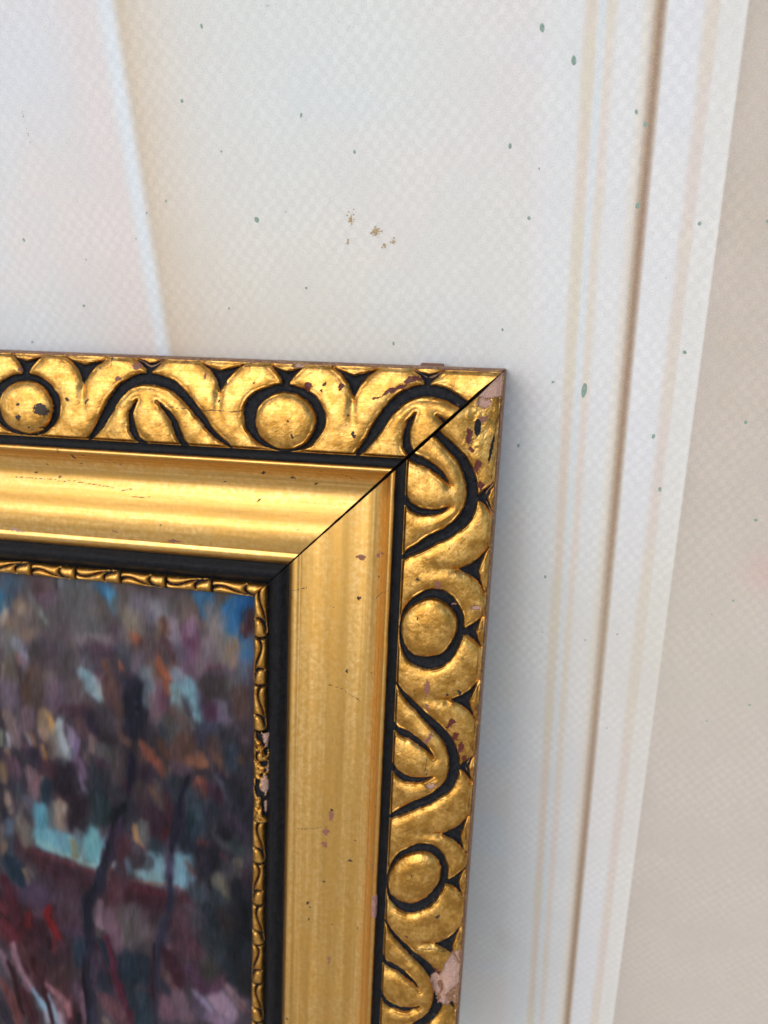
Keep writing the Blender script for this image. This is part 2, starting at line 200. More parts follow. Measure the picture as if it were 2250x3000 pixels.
0.95,0.4],[[[-145.7,203.3],[-143.6,207.8],[-141.3,211.4]],1.7,[178,128,84],0.95,0.3],[[[-141.8,200.3],
[-140.9,208.1]],3.2,[100,102,104],0.95,0.35],[[[-134.6,201.8],[-133.6,207.2]],4.9,[72,46,60],
0.9,0.5],[[[-136.0,196.9],[-135.7,199.2]],4.9,[68,48,62],0.8,0.5],[[[-135.9,209.7],[-134.8,211.1]],
4.9,[48,62,72],0.9,0.4],[[[-130.4,201.5],[-131.2,204.8]],2.0,[92,40,46],0.8,0.5],[[[-124.2,188.3],
[-125.4,195.2],[-127.4,204.2],[-128.3,212.4]],2.3,[38,40,60],1,0.3],[[[-128.0,212.3],[-128.4,217.2],
[-128.9,223.0],[-129.0,229.6],[-129.2,240.4]],2.6,[66,60,84],1,0.25],[[[-128.9,223.8],[-129.1,236.2],
[-130.0,241.8]],1.7,[46,48,66],0.95,0.3],[[[-116.8,193.7],[-117.3,202.5]],5.5,[40,60,72],0.95,0.45],
[[[-122.9,204.2],[-120.7,207.8]],4.4,[44,50,66],0.9,0.5],[[[-116.7,189.0],[-115.7,192.4]],2.6,[72,86,96],
0.8,0.5],[[[-110.5,189.6],[-110.9,196.7]],4.4,[50,54,66],0.9,0.5],[[[-115.0,204.9],[-112.1,206.3]],
2.6,[98,56,60],0.85,0.45],[[[-121.5,215.2],[-118.6,219.1],[-116.7,221.6]],1.5,[116,76,76],0.85,0.4],
[[[-113.2,210.9],[-113.3,217.7]],5.8,[46,44,58],0.95,0.4],[[[-107.9,196.2],[-105.0,201.9],[-102.0,205.4]],
3.2,[78,80,84],0.9,0.5],[[[-99.8,201.8],[-96.5,206.0]],3.5,[56,70,72],0.85,0.5],[[[-104.2,197.9],
[-102.0,199.1]],3.8,[40,40,52],0.9,0.4],[[[-105.0,209.1],[-102.0,211.7]],1.7,[92,56,66],0.85,0.5],
[[[-97.6,210.9],[-96.5,217.1]],2.9,[104,98,92],0.95,0.4],[[[-101.3,214.0],[-99.8,219.3]],4.4,[74,74,82],
0.85,0.5],[[[-105.8,222.0],[-104.3,228.2]],5.5,[110,106,98],1,0.3],[[[-103.6,223.2],[-103.2,229.6]],
2.9,[128,120,104],0.8,0.5],[[[-114.1,228.4],[-111.1,236.9]],3.8,[72,78,90],0.9,0.5],[[[-117.9,229.1],
[-117.2,234.7]],3.8,[62,74,84],0.9,0.5],[[[-107.7,231.3],[-103.9,233.8]],4.6,[50,60,68],0.9,0.5],
[[[-96.5,223.9],[-98.3,242.6]],6.7,[36,40,50],0.95,0.5],[[[-95.3,231.8],[-94.9,246.1]],3.2,[26,34,44],
0.9,0.5],[[[-132.0,246.4],[-133.8,255.6]],3.2,[54,54,70],0.9,0.4],[[[-145.4,245.6],[-140.9,255.3]],
7.0,[92,82,88],0.85,0.6],[[[-126.5,241.9],[-124.3,250.3]],5.5,[84,60,70],0.85,0.5],[[[-116.5,244.1],
[-114.3,250.0]],4.9,[70,70,82],0.8,0.5],[[[-121.8,238.1],[-118.8,240.4]],2.6,[92,88,98],0.7,0.5],
[[[-102.8,245.6],[-102.1,248.3]],3.2,[66,52,52],0.7,0.6],[[[-100.2,191.0],[-94.7,197.8]],4.4,[70,60,76],
0.8,0.5],[[[-93.9,215.4],[-93.2,221.3]],3.2,[60,50,60],0.8,0.5],[[[-169.2,245.7],[-169.3,256.4],
[-169.3,267.3],[-171.4,276.5],[-171.5,289.9],[-171.6,310.4]],3.5,[40,42,60],1,0.25],[[[-171.7,273.9],
[-172.5,283.4],[-172.2,295.5],[-171.6,301.2]],1.0,[24,16,28],1,0.3],[[[-173.2,280.4],[-173.2,290.3]],
0.9,[64,32,42],0.9,0.4],[[[-175.5,267.7],[-174.7,277.2]],4.4,[44,60,76],0.95,0.4],[[[-165.1,262.9],
[-161.6,268.3],[-159.8,275.9]],2.0,[38,52,68],0.95,0.3],[[[-166.7,273.3],[-167.1,282.3]],4.4,[80,66,86],
0.95,0.4],[[[-162.2,283.4],[-161.6,290.0]],4.9,[44,52,68],0.95,0.4],[[[-160.1,261.1],[-157.4,274.4],
[-155.7,284.7],[-152.3,294.6],[-150.1,303.2]],2.6,[86,40,60],0.95,0.3],[[[-156.0,282.1],[-154.5,286.2]],
1.7,[82,28,46],0.8,0.4],[[[-149.9,269.8],[-150.2,280.9]],5.8,[38,54,68],0.95,0.4],[[[-148.7,284.9],
[-148.5,302.8]],4.4,[42,52,66],0.95,0.4],[[[-163.4,294.0],[-157.4,298.5],[-153.4,304.8]],5.5,[108,62,74],
0.95,0.4],[[[-162.6,306.0],[-161.0,307.9]],2.6,[122,106,104],0.9,0.4],[[[-174.5,290.6],[-173.7,301.3],
[-172.8,310.7]],1.7,[116,90,104],0.95,0.35],[[[-175.7,289.0],[-175.6,297.6]],2.0,[94,70,90],
0.8,0.5],[[[-179.8,305.4],[-179.2,312.2]],1.7,[86,46,60],0.9,0.4],[[[-176.4,306.4],[-176.7,311.6]],
1.3,[26,22,32],0.95,0.3],[[[-169.6,294.0],[-169.0,309.8]],2.6,[54,52,72],0.9,0.4],[[[-185.9,284.0],
[-186.1,288.6]],7.6,[74,52,56],0.95,0.4],[[[-189.6,275.9],[-185.5,277.3]],6.4,[62,44,54],0.95,0.5],
[[[-192.3,292.6],[-186.5,296.8],[-181.3,301.1],[-180.3,307.8]],2.3,[150,108,116],0.95,0.35],
[[[-186.4,294.1],[-181.6,299.4]],1.2,[118,66,72],0.85,0.4],[[[-185.9,301.3],[-184.3,311.0]],
3.8,[128,100,108],0.9,0.4],[[[-191.3,297.9],[-189.5,305.3],[-187.4,313.6]],1.7,[132,158,178],
0.95,0.3],[[[-185.4,308.0],[-184.8,313.4]],2.3,[150,142,156],0.85,0.4],[[[-194.6,289.5],[-193.4,297.0],
[-191.3,307.1],[-190.0,314.6]],2.0,[62,34,44],1,0.25],[[[-207.8,274.3],[-207.4,281.4],[-204.1,290.2],
[-199.3,296.9]],2.3,[142,114,126],0.95,0.35],[[[-199.4,297.4],[-196.2,302.6],[-193.4,306.2],
[-192.2,314.2]],2.2,[132,162,184],1,0.25],[[[-193.2,309.3],[-191.8,314.6]],1.5,[156,134,142],
0.85,0.35],[[[-203.5,295.1],[-201.6,299.2]],1.7,[116,86,100],0.8,0.4],[[[-205.1,272.4],[-199.8,282.5],
[-197.1,288.7]],2.9,[92,60,66],0.9,0.4],[[[-199.2,279.7],[-197.9,286.6],[-195.6,291.5]],1.2,[64,22,32],
0.9,0.35],[[[-215.4,279.4],[-213.2,285.3],[-209.8,292.8]],2.6,[128,104,118],0.9,0.4],[[[-211.5,284.9],
[-208.6,293.4],[-207.3,307.0],[-205.5,312.6]],1.7,[52,24,32],0.95,0.3],[[[-215.6,294.9],[-211.8,302.4],
[-208.9,311.0],[-206.7,318.5]],3.5,[124,62,64],0.95,0.3],[[[-217.2,304.5],[-215.0,311.0],[-213.0,319.9]],
4.4,[56,50,64],0.95,0.4],[[[-216.5,295.1],[-215.9,299.6]],1.7,[128,86,92],0.8,0.5],[[[-205.5,299.6],
[-200.4,314.7]],3.8,[74,40,50],0.95,0.35],[[[-189.6,267.0],[-189.5,272.3]],1.3,[48,18,32],0.9,0.4],
[[[-186.5,264.2],[-187.5,274.6]],1.5,[104,44,56],0.85,0.4],[[[-211.8,264.9],[-206.2,270.4]],
3.5,[104,42,56],0.85,0.5],[[[-196.0,255.2],[-193.6,256.5]],2.0,[92,72,86],0.6,0.6],[[[-150.1,248.8],
[-150.5,261.7]],5.5,[94,86,90],0.85,0.5],[[[-155.1,255.8],[-154.3,266.8]],3.8,[108,84,98],0.85,0.5],
[[[-164.1,249.0],[-164.0,255.8],[-162.0,257.1]],2.0,[130,106,118],0.9,0.4],[[[-163.7,258.8],
[-163.8,262.7]],1.7,[90,88,90],0.8,0.5],[[[-129.6,238.1],[-132.1,247.8],[-134.2,256.7],[-135.6,266.4],
[-137.5,278.1],[-137.8,291.4],[-138.0,302.6]],2.3,[52,52,70],1,0.25],[[[-137.0,259.8],[-137.7,269.4],
[-138.4,282.7],[-138.3,296.0]],1.0,[52,26,42],0.9,0.35],[[[-131.6,263.9],[-127.0,270.6],[-125.6,279.9]],
4.4,[66,34,48],0.95,0.4],[[[-131.0,273.7],[-129.5,279.9]],2.6,[104,72,76],0.95,0.4],[[[-127.9,279.5],
[-124.8,283.2]],1.7,[110,70,74],0.85,0.4],[[[-134.3,278.7],[-130.8,283.2]],3.2,[50,56,74],0.95,0.4],
[[[-144.5,270.9],[-144.7,279.7]],6.4,[38,52,66],0.95,0.4],[[[-145.6,284.3],[-145.3,286.9]],2.9,[80,72,82],
0.8,0.5],[[[-144.2,289.7],[-144.1,301.8]],5.2,[46,62,74],0.95,0.4],[[[-149.3,298.5],[-149.5,305.3]],
1.7,[96,44,62],0.9,0.4],[[[-131.7,289.1],[-131.0,296.6]],4.9,[114,84,98],0.95,0.4],[[[-124.8,284.1],
[-122.6,294.6]],4.9,[112,92,104],0.95,0.4],[[[-117.7,279.9],[-113.8,284.3],[-109.9,289.5]],2.3,[134,124,150],
0.95,0.35],[[[-109.1,280.2],[-105.2,284.1],[-100.2,289.5]],5.8,[144,124,142],1,0.35],[[[-103.6,274.2],
[-99.0,279.3],[-94.4,285.2]],2.9,[128,104,112],0.95,0.35],[[[-97.1,281.4],[-92.8,287.0]],0.9,[76,50,58],
0.85,0.4],[[[-110.7,292.4],[-104.1,293.9]],4.6,[136,116,138],0.9,0.4],[[[-115.8,288.7],[-114.7,292.8]],
3.8,[96,84,104],0.9,0.4],[[[-119.5,269.9],[-113.7,275.1],[-107.9,276.0]],6.4,[84,58,78],0.95,0.4],
[[[-108.3,272.7],[-105.2,272.9]],3.2,[92,66,78],0.85,0.5],[[[-111.7,264.0],[-111.4,269.0]],4.6,[66,66,62],
0.85,0.5],[[[-124.5,259.8],[-118.2,259.4]],5.5,[90,60,72],0.9,0.5],[[[-121.2,251.1],[-120.5,253.9]],
5.5,[86,60,70],0.8,0.5],[[[-105.8,238.5],[-102.8,242.0]],4.1,[56,50,50],0.7,0.6],[[[-113.4,237.5],
[-109.7,250.9]],4.4,[40,50,60],0.9,0.5],[[[-109.7,252.1],[-104.0,262.4]],5.8,[54,62,70],0.85,0.6],
[[[-98.3,252.8],[-97.1,269.4]],7.6,[36,44,52],0.95,0.5],[[[-117.3,243.2],[-115.4,249.9]],4.4,[66,66,76],
0.8,0.5],[[[-144.8,251.6],[-144.1,257.0]],6.1,[92,84,86],0.85,0.5],[[[-130.3,259.7],[-129.6,260.4]],
1.5,[104,88,104],0.8,0.4],[[[-94.5,264.6],[-93.7,277.2]],3.2,[40,40,44],0.9,0.5]]
WEAR=[["t",30.1,4.5,3.48,1.23,20,"R"],["t",35.4,7.7,4.77,0.84,25,"R"],["t",41.5,10.7,1.96,0.45,15,"R"],
["t",54.0,7.5,0.9,1.23,0,"R"],["t",65.5,8.1,1.68,1.46,-30,"R"],["s",22.1,9.9,2.8,1.57,0,"R"],
["s",26.4,9.1,1.12,1.01,0,"R"],["s",32.0,6.8,2.92,1.35,-12,"R"],["s",38.6,5.3,1.23,0.9,0,"R"],
["s",39.9,3.8,0.45,1.68,0,"R"],["s",125.1,10.0,3.08,1.01,-25,"R"],["s",130.0,8.0,2.8,1.01,-20,"R"],
["s",134.5,5.9,3.08,1.23,-10,"R"],["s",138.2,4.2,1.57,1.01,0,"R"],["s",112.3,19.1,4.21,0.84,0,"Q"],
["s",119.5,18.7,1.23,0.67,0,"Q"],["s",73.7,17.4,1.57,1.23,0,"Q"],["s",132.0,18.0,3.64,1.23,-25,"Q"],
["s",228.8,10.8,0.79,3.36,25,"R"],["s",229.8,8.8,0.79,1.23,0,"R"],["t",128.5,3.8,2.52,1.46,20,"Q"],
["t",135.2,8.2,1.23,0.9,0,"Q"],["t",102.6,5.9,0.67,1.23,0,"Q"],["s",10.7,5.8,1.91,2.8,0,"P"],
["s",3.1,1.5,3.93,1.68,0,"P"],["s",81.1,4.1,1.12,1.91,0,"P"],["s",80.7,11.4,0.67,0.9,0,"P"],
["s",150.3,15.8,1.01,2.47,10,"P"],["s",242.2,6.8,1.68,2.8,0,"P"],["t",69.4,0.8,2.36,0.84,0,"P"],
["s",16.1,6.0,1.23,2.24,20,"Q"],["t",23.2,-0.1,5.05,0.67,0,"Q"],["t",174.4,6.7,1.01,1.01,0,"Q"],
["t",164.6,20.5,2.8,2.36,-20,"D"],["t",173.5,23.6,0.79,1.01,0,"D"],["t",173.4,19.2,0.67,0.56,0,"D"],
["t",169.7,27.4,0.56,0.5,0,"D"],["t",164.7,27.3,0.9,0.56,0,"D"],["t",154.5,16.1,1.12,0.67,0,"D"],
["t",147.1,16.7,0.67,1.23,-40,"D"],["t",142.3,4.8,0.45,0.45,0,"D"],["t",138.5,2.0,0.56,0.56,0,"D"],
["t",94.8,8.0,0.45,0.45,0,"D"],["t",97.5,14.1,0.34,0.45,0,"D"],["t",84.5,7.6,0.45,0.79,0,"D"],
["t",48.9,23.2,0.79,1.35,0,"D"],["t",71.7,19.6,0.56,0.45,0,"D"],["t",60.4,9.0,0.67,0.67,0,"D"],
["t",59.5,7.2,0.45,0.9,0,"D"],["t",50.9,17.4,0.45,0.56,0,"D"],["t",69.9,24.9,0.56,0.45,0,"D"],
["s",86.1,23.7,0.9,0.67,0,"D"],["s",72.3,24.7,0.56,0.45,0,"D"],["s",113.0,7.5,0.79,0.79,0,"D"],
["s",113.8,12.2,0.56,0.45,0,"D"],["s",183.3,8.8,0.79,0.79,0,"D"],["s",204.8,10.2,0.9,0.9,0,"D"],
["s",195.8,14.2,0.56,0.79,0,"D"],["s",247.0,11.6,0.56,0.67,0,"D"],["s",187.1,20.7,0.45,0.56,0,"D"],
["s",214.6,21.3,0.45,0.45,0,"D"],["t",156.7,37.9,0.56,0.79,0,"D"],["t",160.3,35.4,0.56,0.34,0,"D"],
["t",83.6,39.9,0.67,0.45,0,"D"],["t",99.4,44.4,0.45,0.39,0,"D"],["t",170.8,42.3,0.45,0.39,0,"D"],
["t",156.0,41.1,0.34,0.28,0,"D"],["t",151.4,36.6,0.39,0.28,0,"D"],["t",166.1,47.0,0.67,0.67,0,"Q"],
["t",144.0,67.0,1.79,0.56,-5,"Q"],["t",119.8,69.3,3.48,0.73,-5,"Q"],["t",187.0,69.6,3.93,0.67,-5,"P"],
["t",109.6,69.7,0.56,0.34,0,"D"],["t",86.4,50.9,0.45,0.34,0,"D"],["t",124.7,62.4,0.34,0.28,0,"D"],
["t",176.4,46.2,0.34,0.28,0,"D"],["t",141.1,36.6,0.45,0.28,0,"D"],["t",83.5,40.0,0.67,0.45,0,"D"],
["t",64.3,43.1,0.79,0.5,0,"D"],["t",72.9,41.4,1.12,0.5,0,"D"],["t",67.7,53.7,0.39,0.39,0,"D"],
["t",70.8,60.8,0.45,0.45,0,"D"],["t",61.5,37.3,0.56,0.34,0,"D"],["s",69.9,46.7,1.12,1.12,0,"Q"],
["s",69.4,48.1,0.45,1.23,0,"Q"],["s",67.8,40.5,1.35,0.79,0,"Q"],["s",66.4,38.8,0.56,1.01,0,"Q"],
["s",85.4,47.2,0.79,0.79,0,"D"],["s",75.3,40.1,0.56,0.45,0,"D"],["s",114.3,51.2,0.56,0.67,0,"D"],
["s",115.3,50.6,0.45,0.45,0,"D"],["s",113.1,41.2,0.45,0.34,0,"D"],["s",89.5,56.8,0.28,0.67,0,"D"],
["s",146.1,37.9,0.56,0.56,0,"Q"],["s",173.2,54.8,0.79,0.79,0,"D"],["s",175.8,55.1,2.47,1.35,0,"Q"],
["s",183.1,57.1,1.91,1.12,0,"Q"],["s",188.8,57.6,1.23,1.35,0,"Q"],["s",194.7,47.0,0.56,1.68,10,"D"],
["s",205.9,57.7,0.39,1.12,5,"D"],["s",241.9,54.3,2.52,0.5,5,"Q"],["s",216.8,63.7,1.01,0.79,0,"D"],
["s",218.7,62.8,0.56,0.56,0,"D"],["s",185.2,45.5,0.5,0.56,0,"D"],["s",164.0,36.5,0.67,0.79,0,"Q"],
["s",189.6,36.6,1.68,0.79,0,"Q"],["s",204.9,35.2,5.89,1.57,0,"X"],["s",275.2,71.9,0.5,0.56,0,"D"],
["s",146.5,38.1,0.56,0.67,0,"Q"],["s",224.6,42.7,1.12,0.56,0,"Q"],["s",223.9,63.1,0.45,0.56,0,"D"],
["s",225.3,53.6,0.34,0.45,0,"D"]]
CRACKS=[["s",[[84.1,73.8],[84.8,71.5],[83.8,69.3],[83.1,67.2]]],["s",[[84.9,73.1],[86.7,73.4],[88.7,72.6]]],
["s",[[77.2,34.1],[80.0,37.5],[84.6,40.9]]],["t",[[54.2,38.3],[49.2,40.4]]],["t",[[115.0,17.0],
[110.1,17.6],[105.8,17.3],[102.1,18.0],[97.8,17.4],[93.6,17.9],[88.7,17.3]]],["t",[[185.6,48.4],
[175.1,48.3],[164.9,48.7],[160.1,48.2],[154.7,49.1],[149.3,49.4],[144.0,49.9],[140.0,50.7],[136.0,49.8]]],
["t",[[136.2,52.7],[132.2,52.7],[128.9,52.3]]],["s",[[219.2,20.3],[219.4,15.8],[219.2,11.3],
[220.4,8.1],[220.1,4.3]]],["s",[[141.4,17.5],[144.2,18.0],[146.4,17.4]]],["s",[[138.5,17.7],
[141.9,17.8],[145.7,16.9]]],["t",[[144.2,38.1],[141.0,39.4],[139.1,41.1]]],["s",[[184.0,68.8],
[182.5,63.4],[181.0,56.7]]],["s",[[120.6,57.8],[121.3,53.3],[123.5,49.5],[126.0,45.6]]],["t",[[15.9,4.2],
[16.7,9.0]]]]
CHIPS=[["s",[[231.0,7.9],[224.8,5.8],[220.9,3.7],[219.8,0.6],[233.0,0.7],[244.0,0.7],[245.0,8.7],[238.8,10.0],
[233.1,11.6]]],["s",[[8.5,8.9],[3.8,4.7],[0.7,0.7],[8.3,-0.7],[8.9,4.3]]]]
BANDX=[[11.24,0,[0,0,0]],[20.97,0,[0,0,0]],[27.01,0,[0,0,0]],[37.21,0,[0,0,0]],[40.45,0,[0,0,0]],[54.6,0,[0,0,0]],
[64.04,0,[0,0,0]],[12.56,0,[0,0,0]],[21.91,0,[1,0,0]],[28.71,0,[1,0,0]],[36.24,0,[1,0,0]],[39.99,0,[1,0,0]],
[53.42,0,[1,0,0]],[63.01,0,[1,0,0]]]
CURVE=[[-130.0,118.2],[-130.0,98.8],[-130.0,78.2],[-130.3,56.1],[-130.9,32.3],[-131.5,8.5]]
SPECKS=[[-98.3,109.0,0.57,1.2],[-108.3,88.6,0.57,1.2],[-68.0,82.5,0.52,1.3],[-96.7,73.0,0.38,1],[-51.0,71.1,0.52,1.3],
[-119.3,58.2,0.48,1],[-127.3,54.5,0.38,1],[-86.8,51.2,0.86,1.3],[-177.9,46.4,0.57,1.2],[-154.3,39.1,0.33,1],
[-159.0,22.4,0.57,1],[-101.1,21.1,0.38,1.2],[-71.1,28.1,0.48,1],[-184.5,8.5,0.48,1],[-40.5,8.5,0.57,1.2],
[-133.0,46.0,0.24,1.5],[-76.1,53.5,0.24,1],[7.5,102.0,0.83,1.4],[17.1,93.1,0.9,1.4],[-1.0,70.8,0.68,1.1],
[5.6,49.4,0.6,1.1],[-2.1,13.4,0.53,1],[15.8,-4.9,0.53,1],[26.6,-7.7,1.13,2.3],[36.2,78.6,0.53,1.2],
[39.1,75.0,0.6,1.2],[39.0,52.3,0.75,1.2],[58.0,46.5,0.6,1.1],[58.3,5.9,0.68,1],[77.7,46.6,0.53,1],
[8.2,64.0,0.23,2],[49.8,30.1,0.23,1],[16.7,-83.4,0.5,1.2],[16.7,-109.6,0.33,1],[33.8,-111.9,0.42,1],
[46.0,-108.0,0.42,1],[45.6,-155.9,0.5,0.6],[86.8,-89.1,0.58,0.7],[80.0,-95.8,0.42,0.7],[99.7,-137.3,0.58,0.9],
[84.8,-147.4,0.42,1],[5.5,-168.0,0.33,1],[94.0,-310.3,0.5,0.7],[51.4,-24.0,0.71,1.2],[55.6,-44.3,0.71,1.2],
[80.9,-18.1,0.71,1],[16.7,-83.6,0.62,1],[4.6,-28.9,0.62,1],[89.6,-54.9,0.71,1]]
SMUDGE=[[-53.6,50.8,1.2,2.9,46,"g"],[-45.3,46.4,2.5,1.6,60,"g"],[-55.1,43.5,0.8,1.2,12,"g"],[-42.5,42.0,0.9,0.9,12,"g"],
[-39.3,43.0,1.1,1.5,14,"g"],[-167.3,86.9,1.3,4.8,14,"b"],[-166.7,79.9,1.0,5.7,10,"b"],[-152.7,112.2,3.8,2.9,10,"y"],
[-76.3,112.9,8.6,2.4,14,"b"],[-50.1,107.0,5.7,2.9,8,"b"],[-116.6,99.6,11.4,2.9,6,"y"],[-185.2,26.1,2.9,7.6,6,"y"],
[-186.5,44.2,1.1,5.7,5,"y"],[103.8,-230.9,9.2,5.0,10,"b"],[112.0,-243.4,5.0,1.7,8,"b"],[100.2,-245.7,5.0,1.0,8,"b"],
[108.8,-281.3,3.3,3.3,5,"b"],[119.4,-294.7,5.0,1.7,6,"b"],[0.8,-337.2,2.5,1.7,4,"b"]]
PATCH=[[-141.6,94.5,38,[222,208,206],0.55],[-141.6,51.7,34,[222,206,204],0.55],[-161.5,106.4,30,[214,216,226],
0.6],[-104.7,46.8,60,[222,212,206],0.5],[-77.5,87.7,60,[212,216,220],0.5],[-75.9,16.5,45,[220,212,200],
0.6],[-123.8,16.6,30,[214,200,186],0.5],[2.2,84.0,30,[222,208,212],0.4],[3.4,47.4,35,[220,210,206],
0.4],[96.4,-75.9,9,[214,160,155],0.6],[7.9,-300.8,9,[205,188,188],0.2],[71.1,-115.3,60,[206,196,180],
0.5],[97.7,-192.2,60,[204,190,182],0.4]]
MM=0.001
scn=bpy.context.scene
# ------------------------------------------------------------------ camera
cam=bpy.data.cameras.new('camera'); camo=bpy.data.objects.new('camera',cam); scn.collection.objects.link(camo)
r,u_,b_=[Vector(CAM[k]) for k in('right','up','back')]
m=Matrix((r,u_,b_)).transposed().to_4x4(); m.translation=Vector(CAM['loc'])*MM
camo.matrix_world=m
cam.sensor_fit='VERTICAL'; cam.sensor_height=24.0; cam.sensor_width=18.0; cam.lens=24.0*2300/3000
cam.clip_start=0.01; cam.clip_end=500
cam.dof.use_dof=True; cam.dof.focus_distance=0.262; cam.dof.aperture_fstop=6.5
scn.camera=camo
# ------------------------------------------------------------------ sky and sun
EL,AZ=math.radians(38),math.radians(202)
world=bpy.data.worlds.new('World'); scn.world=world; world.use_nodes=True
wn=world.node_tree; bg=wn.nodes['Background']
sky=wn.nodes.new('ShaderNodeTexSky'); sky.sky_type='NISHITA'; sky.sun_disc=False
sky.sun_elevation=EL; sky.sun_rotation=AZ; sky.air_density=1.0; sky.dust_density=2.0; sky.ozone_density=0.4
wn.links.new(sky.outputs[0],bg.inputs[0]); bg.inputs[1].default_value=0.15
sl=bpy.data.lights.new('sun','SUN'); sl.energy=.54; sl.angle=math.radians(46); sl.color=(1,.985,.97)
so=bpy.data.objects.new('sun',sl); scn.collection.objects.link(so)
sd_=Vector((math.sin(AZ)*math.cos(EL),math.cos(AZ)*math.cos(EL),math.sin(EL)))
so.rotation_euler=sd_.to_track_quat('Z','Y').to_euler(); so.location=sd_*3
vs=scn.view_settings; vs.view_transform='Standard'; vs.look='None'; vs.exposure=0.03; vs.gamma=1.0; vs.use_curve_mapping=False
# ------------------------------------------------------------------ numpy helpers
rng=np.random.default_rng(7)
def lin(c):
    c=np.asarray(c,float)/255.; return np.where(c<=.04045,c/12.92,((c+.055)/1.055)**2.4)
_T=rng.random((256,256))
def vnoise(x,y):
    xi=np.floor(x).astype(int); yi=np.floor(y).astype(int); fx=x-xi; fy=y-yi
    fx=fx*fx*(3-2*fx); fy=fy*fy*(3-2*fy)
    a=_T[xi&255,yi&255]; b=_T[(xi+1)&255,yi&255]; c=_T[xi&255,(yi+1)&255]; d=_T[(xi+1)&255,(yi+1)&255]
    return (a*(1-fx)+b*fx)*(1-fy)+(c*(1-fx)+d*fx)*fy
def fbm(x,y,o=4):
    s=0;t=0;k=1.
    for i in range(o):
        s=s+vnoise(x*2**i+13.7*i,y*2**i+7.3*i)*k; t+=k; k*=.55
    return s/t
def sstep(a,b,x):
    t=np.clip((x-a)/(b-a),0,1); return t*t*(3-2*t)
def seg(px,py,a,b):
    ax,ay=a; bx,by=b; dx,dy=bx-ax,by-ay; L=dx*dx+dy*dy+1e-9
    t=np.clip(((px-ax)*dx+(py-ay)*dy)/L,0,1)
    return np.hypot(px-ax-t*dx,py-ay-t*dy),t
def poly_sd(px,py,P,W):
    best=np.full(px.shape,1e3)
    for i in range(len(P)-1):
        d,t=seg(px,py,P[i],P[i+1]); best=np.minimum(best,d-(W[i]*(1-t)+W[i+1]*t))
    return best
def shape_sd(px,py,P):
    d=np.full(px.shape,1e3); ins=np.zeros(px.shape,bool); n=len(P)
    for i in range(n):
        a=P[i]; b=P[(i+1)%n]; dd,_=seg(px,py,a,b); d=np.minimum(d,dd)
        c=((a[1]>py)!=(b[1]>py)); xs=(b[0]-a[0])*(py-a[1])/((b[1]-a[1])+1e-12)+a[0]
        ins^=c&(px<xs)
    return np.where(ins,-d,d)
def smooth_poly(P,n=5):
    P=np.array(P,float); o=[]
    for i in range(len(P)-1):
        p0=P[max(i-1,0)];p1=P[i];p2=P[i+1];p3=P[min(i+2,len(P)-1)]
        for k in range(n):
            t=k/n; o.append(.5*((2*p1)+(-p0+p2)*t+(2*p0-5*p1+4*p2-p3)*t*t+(-p0+3*p1-3*p2+p3)*t**3))
    o.append(P[-1]); return np.array(o)
def ell_sd(x,y,rx,ry):
    r=np.sqrt((x/rx)**2+(y/ry)**2)+1e-6; g=np.sqrt((x/rx**2)**2+(y/ry**2)**2)/r
    return (r-1)/(g+1e-6)
# ------------------------------------------------------------------ mesh helpers
coll=scn.collection
def link(name,me,parent=None,mat=None):
    o=bpy.data.objects.new(name,me); coll.objects.link(o)
    if parent is not None: o.parent=parent
    if mat is not None and me is not None and not me.materials: me.materials.append(mat)
    return o
def mesh_from(name,V,Fq,attrs=None,N=None):
    me=bpy.data.meshes.new(name); nv=len(V); nf=len(Fq)
    me.vertices.add(nv); me.vertices.foreach_set('co',np.asarray(V,np.float32).ravel())
    Fq=np.asarray(Fq,np.int32); k=Fq.shape[1]
    me.loops.add(nf*k); me.loops.foreach_set('vertex_index',Fq.ravel())
    me.polygons.add(nf); me.polygons.foreach_set('loop_start',np.arange(nf,dtype=np.int32)*k)
    me.update(calc_edges=True); me.validate()
    me.polygons.foreach_set('use_smooth',np.ones(len(me.polygons),bool))
    for an,(ty,arr) in (attrs or {}).items():
        at=me.attributes.new(an,ty,'POINT')
        key={'FLOAT':'value','FLOAT_COLOR':'color','FLOAT_VECTOR':'vector'}[ty]
        at.data.foreach_set(key,np.asarray(arr,np.float32).ravel())
    if N is not None: me.normals_split_custom_set_from_vertices(np.asarray(N,float).tolist())
    return me
def gridF(ni,nj):
    i,j=np.meshgrid(np.arange(ni-1),np.arange(nj-1),indexing='ij'); a=i*nj+j
    return np.stack([a,a+nj,a+nj+1,a+1],-1)      # (ni-1,nj-1,4)
def gnormals(P):
    di=np.gradient(P,axis=0); dj=np.gradient(P,axis=1); n=np.cross(di,dj)
    n/=np.linalg.norm(n,axis=-1,keepdims=True)+1e-12
    n*=np.sign(n[...,2:3].mean()); return n
def grid_parts(P,attrs,labels=None):
    """yield (label, mesh) from a height grid, split by face label, seamless normals"""
    ni,nj=P.shape[:2]; Fg=gridF(ni,nj); N=gnormals(P)
    a=P[0,0];b=P[1,0];c=P[0,1]
    mi,mj=ni//2,nj//2; a=P[mi,mj];b=P[mi+1,mj];c=P[mi,mj+1]
    if np.cross(b-a,c-a)[2]<0: Fg=Fg[...,::-1]
    Vf=P.reshape(-1,3); Nf=N.reshape(-1,3)
    lab=np.zeros((ni-1,nj-1),int) if labels is None else labels
    for L in np.unique(lab):
        Fs=Fg[lab==L]; used,inv=np.unique(Fs.ravel(),return_inverse=True)
        at={k:(ty,arr.reshape(ni*nj,-1)[used]) for k,(ty,arr) in attrs.items()}
        yield L,mesh_from('m',Vf[used],inv.reshape(-1,4),at,Nf[used])
